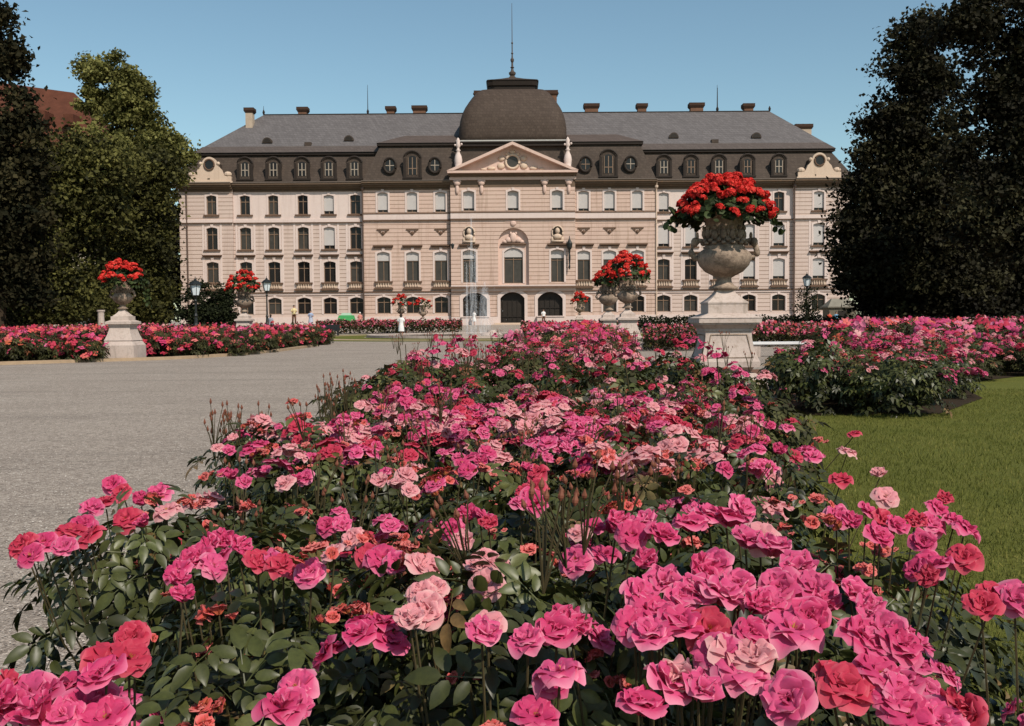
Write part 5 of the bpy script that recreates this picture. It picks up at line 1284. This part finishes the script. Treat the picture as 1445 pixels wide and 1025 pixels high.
NAMED = [((1030, 830), 'rose bush carrying the largest head of hot pink roses, lower right of the view'), ((1235, 920), 'rose bush with tall column of ruffled pink roses right of the largest head'), ((110, 975), 'rose bush with big magenta heads in the bottom left corner'),
         ((290, 790), 'rose bush with three lobed bright magenta head beside glossy green leaves'), ((120, 745), 'rose bush with long arching head of coral and pink roses leaning over the gravel'), ((325, 640), 'rose bush with pale pink blooms and tall bare buds against the gravel'),
         ((475, 605), 'rose bush with paired pale pink round roses at the gravel edge'), ((670, 650), 'rose bush with a solid bright magenta head in mid bed'), ((690, 810), 'rose bush with upright pale pink ruffled blooms in the bed centre'), ((590, 805), 'rose bush with broad light pink open roses left of the upright ruffled ones'),
         ((935, 590), 'rose bush with pale pink cluster in front of the big pedestal'), ((1085, 620), 'rose bush with hot pink stack of blooms beside the lawn'), ((1205, 615), 'rose bush with one single coral bloom standing before the lawn'), ((1310, 805), 'rose bush with glowing crimson pink bloom low at the lawn edge'),
         ((1350, 740), 'rose bush with crimson heads reaching furthest over the lawn'), ((1400, 850), 'rose bush with dull purple red blooms at the right edge of the view'), ((790, 890), 'rose bush with one open five petalled pink flower near the bottom centre'), ((860, 750), 'rose bush with wide row of magenta blooms left of the largest head'), ((420, 985), 'rose bush with few pink blooms and many glossy leaves at the bottom left of centre'), ((590, 535), 'rose bush with tall magenta head rising against the gravel')]
lab = {}
for (u, v), l in NAMED:
    p = PZ(u, v, .86); i = min((i for i in range(len(near)) if i not in lab), key=lambda i: (near[i][0]-p.x)**2+(near[i][1]-p.y)**2); lab[i] = l
own = {}
for bi, (p, c, s_) in enumerate(blooms):
    i = min(range(len(near)), key=lambda i: (near[i][0]-p.x)**2+(near[i][1]-p.y)**2)
    d = math.hypot(near[i][0]-p.x, near[i][1]-p.y)
    own.setdefault(i, []).append(bi)
# positions further away than the near grid get an own bush
def rot_towards(o, n, spin):
    q = Vector((0, 0, 1)).rotation_difference(n.normalized()); o.rotation_mode = 'QUATERNION'
    from mathutils import Quaternion
    o.rotation_quaternion = q @ Quaternion((0, 0, 1), spin)
nbush = 0
for i, (x, y) in enumerate(near):
    t = thing('rose_bush', lab.get(i, 'leafy pink flowering rose bush packed among its neighbours in the large foreground bed'), 'rose bush', (x, y, 0), GN, rz=0)
    hs = rnd.uniform(.80, 1.04) if y > 1.5 else .80
    f = link_obj('foliage', NEARF[i % 6], t); f.rotation_euler.z = rnd.random()*6; f.scale = (1, 1, hs)
    s_ = link_obj('stems', NEARS[i % 4], t); s_.rotation_euler.z = rnd.random()*6; s_.scale = (1, 1, hs)
    st_ = MB(); has = False
    for bi in own.get(i, []):
        p, c, sz = blooms[bi]
        if math.hypot(p.x-x, p.y-y) > 1.2: continue
        loc = (p.x-x, p.y-y, p.z)
        bo = link_obj('bloom', BLOOM[c][rnd.randrange(4)], t, loc); r_ = .0305*sz
        n = Vector((rnd.gauss(0, .35), rnd.gauss(-.55, .3), 1)); rot_towards(bo, n, rnd.random()*6); bo.scale = (r_, r_, r_*rnd.uniform(.9, 1.2))
        st_.tube([(loc[0]*.35, loc[1]*.35, .35), (loc[0]*.8, loc[1]*.8, p.z*.75), (loc[0], loc[1], p.z-.005)], [.0028, .0022, .0018], 4); has = True
    if has: st_.build('flower_stalks', M_stem, t, local=True)
    k = rnd.randint(6, 11)
    for _ in range(k):          # small scattered heads, buds, spent blooms
        a, R = rnd.random()*6.28, rnd.uniform(.05, .3); z = rnd.uniform(.72, .93)*hs; w_ = rnd.random()
        if w_ < .13 and not (y < 2.6 and x > .5) and not y < 1.5: o = link_obj('bud_spray', SPRAY[rnd.randrange(4)], t, (R*math.cos(a), R*math.sin(a), z))
        elif w_ < .86: o = link_obj('spent_bloom', SPENT[rnd.randrange(4)], t, (R*math.cos(a), R*math.sin(a), z-.02)); o.scale = (rnd.uniform(.65, 1.15),)*3
        else: o = link_obj('bloom_cluster', CLUS[rnd.choice('HMPCM')][rnd.randrange(3)], t, (R*math.cos(a), R*math.sin(a), z-.03)); o.scale = (.75,)*3 if y < 3 else (.95,)*3
        o.rotation_euler = (rnd.uniform(-.4, .3), rnd.uniform(-.3, .3), rnd.random()*6)
    if y > 3.2:
        for _ in range(5):
            a, R = rnd.random()*6.28, rnd.uniform(.02, .30); c = rnd.choice('HMMPPCMP')
            o = link_obj('bloom_cluster', CLUS[c][rnd.randrange(3)], t, (R*math.cos(a), R*math.sin(a), rnd.uniform(.74, .88))); o.rotation_euler = (rnd.uniform(-.5, .2), rnd.uniform(-.3, .3), rnd.random()*6); o.scale = (rnd.uniform(.55, .95),)*3
    nbush += 1
# tall bud sprays against the gravel
for u, v, Y in ((305, 590, 4.4), (318, 592, 4.5), (362, 592, 4.6), (455, 548, 6.0), (470, 545, 6.1), (486, 540, 6.2), (596, 515, 7.5), (640, 502, 9), (655, 498, 9), (672, 496, 9), (688, 500, 9)):
    p = PY(u, v, Y); i = min(range(len(near)), key=lambda i: (near[i][0]-p.x)**2+(near[i][1]-p.y)**2); 
    par = [o for o in COL.objects if o.name.startswith('rose_bush')][i]
    for k in range(2):
        o = link_obj('bud_spray', SPRAY[(i+k) % 4], par, (p.x-near[i][0]+rnd.uniform(-.02, .02), p.y-near[i][1], p.z-.10-.04*k)); o.scale = (1, 1, 1.3)
    st_ = MB(); st_.tube([((p.x-near[i][0])*.5, (p.y-near[i][1])*.5, .3), (p.x-near[i][0], p.y-near[i][1], p.z-.12)], .003, 4); st_.build('flower_stalks', M_stem, par, local=True)

def bush_mid(x, y, label, group, fol, nb, R, zt, sc_=1.0, cs=1.0, cols='HHMMPCCH', spent=2):
    t = thing('rose_bush', label, 'rose bush', (x, y, gz(y)), group)
    zr = rnd.uniform(.72, 1.1); zt *= zr
    f = link_obj('foliage', fol[rnd.randrange(len(fol))], t); f.rotation_euler.z = rnd.random()*6; f.scale = (sc_, sc_, sc_*zr)
    bias = rnd.choice(cols)
    for _ in range(nb):
        a, rr = (rnd.random()*6.28 if rnd.random() < .6 else rnd.uniform(3.4, 6.0)), R*math.sqrt(rnd.random()); z = zt*(1-.30*(rr/R)**2)*(rnd.uniform(.92, 1.1) if rnd.random() < .6 else rnd.uniform(.5, .95)); c = bias if rnd.random() < .5 else rnd.choice(cols)
        o = link_obj('bloom_cluster', CLUS[c][rnd.randrange(3)], t, (rr*math.cos(a), rr*math.sin(a), z)); k = cs*rnd.uniform(.7, 1.25); o.scale = (k, k, k); o.rotation_euler = (rnd.uniform(-.6, .2), rnd.uniform(-.4, .4), rnd.random()*6)
    for _ in range(spent):
        a, rr = rnd.random()*6.28, R*math.sqrt(rnd.random())
        o = link_obj('spent_bloom', SPENT[rnd.randrange(4)], t, (rr*math.cos(a), rr*math.sin(a), zt*rnd.uniform(.75, .95))); o.scale = (cs*1.2,)*3
    return t
cnt = {}
big_ok = lambda x, y: math.hypot(x-xb_, y-YB) > .95
midA = [p for p in grid(BED_A, .735, 6.3, 24) if big_ok(*p)]
for (x, y) in midA: bush_mid(x, y, 'densely flowering pink rose bush in the middle stretch of the foreground bed', 'rose bushes in the middle stretch of the foreground bed', MIDF, 7 if y < 8 else 9, .48, .88 if y < 14 else .78, 1.06 if y < 14 else .95, .60+.027*y, cols='HMPCPMPC', spent=6)
Bn = [p for p in grid(BED_B, 1.10, 12, 26) if big_ok(*p)]
for (x, y) in Bn: bush_mid(x, y, 'rose bush of the right hand bed bordering the lawn', 'rose bushes in the right hand bed', BEDF, 15 if y > 13.6 else 9, .80, .88, rnd.uniform(.78, 1.05), 1.1, cols='HMMCPMCP', spent=8)
TC = ([], [])
for (cx_, cy_, cz_) in ((0, 0, .01), (.05, .01, 0), (-.045, .03, 0), (.01, -.05, -.005), (-.03, -.035, -.01), (.03, .055, -.01)):
    q_ = len(TC[0]); TC[0].extend([(cx_+.036*x, cy_+.036*y, cz_+.05*z) for x, y, z in [(0, 0, .4), (.5*2, 0, 0), (.3, .95, .1), (-.8, .6, 0), (-.8, -.6, .1), (.3, -.95, 0)]]); TC[1].extend([(q_, q_+a_, q_+(a_ % 5)+1) for a_ in range(1, 6)])
def bed_stuff(label, pts, R_, zt, nleaf, ncl, ls, cs, cols, seed):
    rs = np.random.RandomState(seed); pts = np.array(pts); nb_ = len(pts); n = nb_*nleaf
    b_ = np.repeat(np.arange(nb_), nleaf); hs_ = zt*(.85+.3*rs.rand(nb_))
    a = rs.rand(n)*2*PI; r = rs.rand(n)**.55; z = hs_[b_]*(1-.32*r**2)*(.08+.92*rs.rand(n)**.55)
    gz_ = np.array([gz(p[1]) for p in pts])
    P = np.stack([pts[b_, 0]+R_*r*np.cos(a), pts[b_, 1]+R_*r*np.sin(a), z+gz_[b_]], 1)
    out = np.stack([np.cos(a), np.sin(a), 0*a], 1)
    o = link_obj('rose_bed', scatter('rose_bed', CL_LO[0], CL_LO[1], P, rots(out*.55+np.array([0, 0, 1.])+rs.randn(n, 3)*.42, fwd=out+rs.randn(n, 3)*.6), ls*(.75+.5*rs.rand(n)), np.clip(.42+.25*rs.randn(n), 0, 1), M_leaffar))
    tag(o, label, 'rose bed', kind='stuff')
    for ci, c in enumerate(cols):
        m_ = nb_*ncl//len(cols); k = rs.randint(0, nb_, m_); fr = rs.rand(m_) < .5; a = np.where(fr, 3.6+2.2*rs.rand(m_), rs.rand(m_)*2*PI); r = np.where(fr, .85+.25*rs.rand(m_), np.sqrt(rs.rand(m_)))
        z = hs_[k]*(1-.30*r**2)*np.where(fr, .3+.75*rs.rand(m_), .6+.5*rs.rand(m_)**.6)
        P = np.stack([pts[k, 0]+R_*r*np.cos(a), pts[k, 1]+R_*r*np.sin(a), z+gz_[k]], 1)
        tag(link_obj('blooms', scatter('blooms', TC[0], TC[1], P, rots(rs.randn(m_, 3)*.5+[0, -.5, .8]), cs*(.6+.8*rs.rand(m_)), .3+.7*rs.rand(m_), PETALS.get(c, M_spent)), o), kind='stuff')
shoots = [o for o in COL.objects if o.name.startswith('rose_bush') and o.get('group') == 'rose bushes in the middle stretch of the foreground bed' and o.location.y < 16]
for o_ in shoots:
    if rnd.random() < .65:
        for _ in range(rnd.randint(1, 3)):
            a, rr, h_ = rnd.random()*6.28, rnd.uniform(.05, .4), rnd.uniform(.95, 1.12); px, py = rr*math.cos(a), rr*math.sin(a)
            b = MB(); b.tube([(px*.6, py*.6, .5), (px, py, h_-.04)], .004, 4); b.build('flower_stalks', M_stem, o_, local=True)
            for q_ in range(2): k_ = link_obj('bud_spray' if rnd.random() < .5 else 'bloom_cluster', None if False else (SPRAY[q_] if rnd.random() < .5 else CLUS[rnd.choice('MPHC')][q_]), o_, (px+rnd.gauss(0, .03), py, h_-.05*q_)); k_.scale = (.8,)*3; k_.rotation_euler.z = rnd.random()*6; k_.name = 'flower_head'
farA = [p for p in grid(BED_A, 1.0, 24, 45)]
Bf = grid(BED_B, 1.3, 26, 46)
Lb = [p for p in grid(BED_L, 1.05, 30, 60) if p[0] > -.56*p[1]-1.5 and math.hypot(p[0]-xL, p[1]-YL) > 1.0]
bed_stuff('far end of the long foreground rose bed, in front of the twin stone pedestals', farA, .68, .98, 380, 30, 2.0, 1.6, 'HMCCPS', 51)
bed_stuff('distant rear part of the right hand rose bed', Bf, .85, 1.02, 380, 34, 2.2, 1.7, 'HMPMCS', 52)
bed_stuff('left rose bed with small coral and pink blooms edged by a stone kerb', Lb, .66, .90, 420, 30, 1.9, 1.25, 'CCMHCSS', 53)
print('bushes', len(near), len(midA), len(farA), len(Bn), len(Bf), len(Lb))
# rear beds: read as one mass
FLQ = ([(0, 0, .25), (.5, 0, 0), (.15, .48, 0), (-.4, .3, 0), (-.4, -.3, 0), (.15, -.48, 0)], [(0, 1, 2), (0, 2, 3), (0, 3, 4), (0, 4, 5), (0, 5, 1)])
def mass(name, label, poly, h, nleaf, nfl, lsz, fsz, fm, seed):
    rs = np.random.RandomState(seed); xs_ = [p[0] for p in poly]; ys_ = [p[1] for p in poly]; P = []
    while len(P) < nleaf+nfl:
        x, y = rs.uniform(min(xs_), max(xs_)), rs.uniform(min(ys_), max(ys_))
        if inpoly(x, y, poly): P.append((x, y, gz(y)))
    P = np.array(P); A = P[:nleaf].copy(); hh = h*(.85+.15*np.sin(A[:, 0]*2.1)*np.sin(A[:, 1]*1.7))
    A[:, 2] += hh*rs.rand(nleaf)**.6
    m1 = scatter(name, LF_DIA[0], LF_DIA[1], A, rots(rs.randn(nleaf, 3)+[0, 0, .6]), lsz*(.6+.8*rs.rand(nleaf)), np.clip(.4+.3*rs.randn(nleaf), 0, 1), M_leaffar if fm else M_hedge)
    o = link_obj(name, m1); tag(o, label, 'rose bed' if fm else 'hedge', kind='stuff' if fm else None)
    if nfl:
        B = P[nleaf:]; hh = h*(.85+.15*np.sin(B[:, 0]*2.1)*np.sin(B[:, 1]*1.7)); B[:, 2] += hh*(.6+.45*rs.rand(nfl))
        fo = link_obj('blooms', scatter('blooms', FLQ[0], FLQ[1], B, rots(rs.randn(nfl, 3)+[0, -.8, .8]), fsz*(.5+rs.rand(nfl)), rs.rand(nfl), fm), o); tag(fo, kind='stuff')
    return o
def strip(u0, u1, y0, y1): return [(PY(u0, 455, y0).x, y0), (PY(u1, 455, y0).x, y0), (PY(u1, 455, y1).x, y1), (PY(u0, 455, y1).x, y1)]
M_bedmix = leafmat('mixed_red_pink_petals', None, None, .7, .1, .2, [(0, (.40, .04, .05)), (.35, (.50, .10, .11)), (.7, (.55, .10, .20)), (1, (.68, .36, .32))])
mass('rose_bed', 'far rose bed between the left bed and the fountain, behind the woman in white', strip(446, 652, 90, 93), 1.35, 5200, 1500, .20, .15, M_bedmix, 1)
mass('rose_bed', 'far rose bed in front of the right wing behind the pedestals', strip(908, 992, 38, 50), .98, 9000, 2200, .13, .10, M_bedmix, 2)
mass('rose_bed', 'far rose bed below the right wing beyond the white bench', strip(1050, 1215, 42, 50), 1.05, 5500, 1700, .15, .13, M_bedmix, 3)
mass('rose_bed', 'far rose bed in front of the palace doors right of the fountain', strip(735, 900, 60, 66), 1.15, 4200, 1500, .17, .13, M_bedmix, 4)
mass('rose_bed', 'distant back of the left rose bed below the trees', [(-36, 52), (-22, 60), (-13, 61), (-13, 68), (-40, 68)], 1.15, 9000, 2600, .18, .14, M_bedmix, 5)
mass('hedge', 'low dark hedge below the right wing behind the far rose beds', strip(900, 1150, 84, 86), 1.5, 7000, 0, .18, 0, None, 6)
mass('hedge', 'low dark hedge under the right trees behind the rose bed', strip(1150, 1480, 60, 62), 1.35, 9000, 0, .18, 0, None, 7)
mass('rose_bed', 'far back of the right rose bed under the dark trees', strip(1190, 1470, 48, 58), 1.2, 9000, 2800, .16, .14, M_bedmix, 8)

# lawn grass
def grassy(n, seed):
    rs = np.random.RandomState(seed); P = []
    while len(P) < n:
        y = 1.3+16*rs.rand()**1.6; x = 1.0+rs.rand()*min(12, 1.2+y*.62)
        if inpoly(x, y, LAWN) and not inpoly(x, y, BED_B): P.append((x, y, .005))
    P = np.array(P); nr = rs.randn(n, 3)*[1, 1, .15]; fw = np.tile([0, 0, 1.0], (n, 1))+rs.randn(n, 3)*.35
    s_ = (.018+.018*rs.rand(n))*(1+P[:, 1]*.02)
    return scatter('grass', [(-.07, 0, 0), (.07, 0, 0), (.03, .6, .1), (0, 1, .3)], [(0, 1, 2), (0, 2, 3)], P, rots(nr, fwd=fw), s_, np.clip(.42+.2*rs.randn(n)+.22*np.sin(P[:, 0]*2.3+np.sin(P[:, 1]*1.1)*2)*np.sin(P[:, 1]*1.7+P[:, 0]), 0, 1), M_grass)
tag(link_obj('grass', grassy(150000, 3)), 'short sunlit green grass of the lawn on the right', 'grass', kind='stuff')
# small stones on the gravel
def pebbles(n, seed):
    rs = np.random.RandomState(seed); y = 2+22*rs.rand(n)**1.5; x = -1.3-rs.rand(n)*(1+y*.45)
    P = np.stack([x, y, np.full(n, .004)], 1)
    return scatter('gravel_stones', [(.5, 0, 0), (.1, .5, .1), (-.45, .2, .05), (-.2, -.45, 0), (0, 0, .42)], [(0, 1, 4), (1, 2, 4), (2, 3, 4), (3, 0, 4)], P, rots(np.tile([0, 0, 1.0], (n, 1))), .006+.012*rs.rand(n)**2, rs.rand(n), leafmat('gravel_stone', None, None, .9, .1, 0, [(0, (.17, .14, .12)), (.6, (.34, .29, .25)), (1, (.5, .45, .4))]))
tag(link_obj('gravel_stones', pebbles(60000, 5)), 'loose grey gravel stones on the forecourt', 'gravel', kind='stuff')

# ================================================================ light
SUN_AZ = math.radians(33); SUN_EL = math.radians(47)
sd = Vector((math.sin(SUN_AZ)*math.cos(SUN_EL), -math.cos(SUN_AZ)*math.cos(SUN_EL), math.sin(SUN_EL)))
sl = bpy.data.lights.new('sun', 'SUN'); sl.energy = 4.4; sl.angle = math.radians(.53); sl.color = (1, .91, .80)
so = bpy.data.objects.new('sun', sl); COL.objects.link(so); so.rotation_euler = sd.to_track_quat('Z', 'Y').to_euler()
wd = bpy.data.worlds.new('World'); sc.world = wd; wd.use_nodes = True; nt = wd.node_tree; nt.nodes.clear()
out = nt.nodes.new('ShaderNodeOutputWorld'); bg = nt.nodes.new('ShaderNodeBackground'); sk = nt.nodes.new('ShaderNodeTexSky')
sk.sky_type = 'NISHITA'; sk.sun_disc = False; sk.sun_elevation = SUN_EL; sk.sun_rotation = math.radians(180)-SUN_AZ; sk.air_density = 1.0; sk.dust_density = .6; sk.ozone_density = 1.2
m = mix(nt, 1.0, sk.outputs[0], (.88, .98, .88), 'MULTIPLY')
nt.links.new(m, bg.inputs[0]); bg.inputs[1].default_value = .13
nt.links.new(bg.outputs[0], out.inputs[0])
sc.view_settings.view_transform = 'Standard'; sc.view_settings.look = 'None'; sc.view_settings.exposure = 0; sc.view_settings.gamma = 1
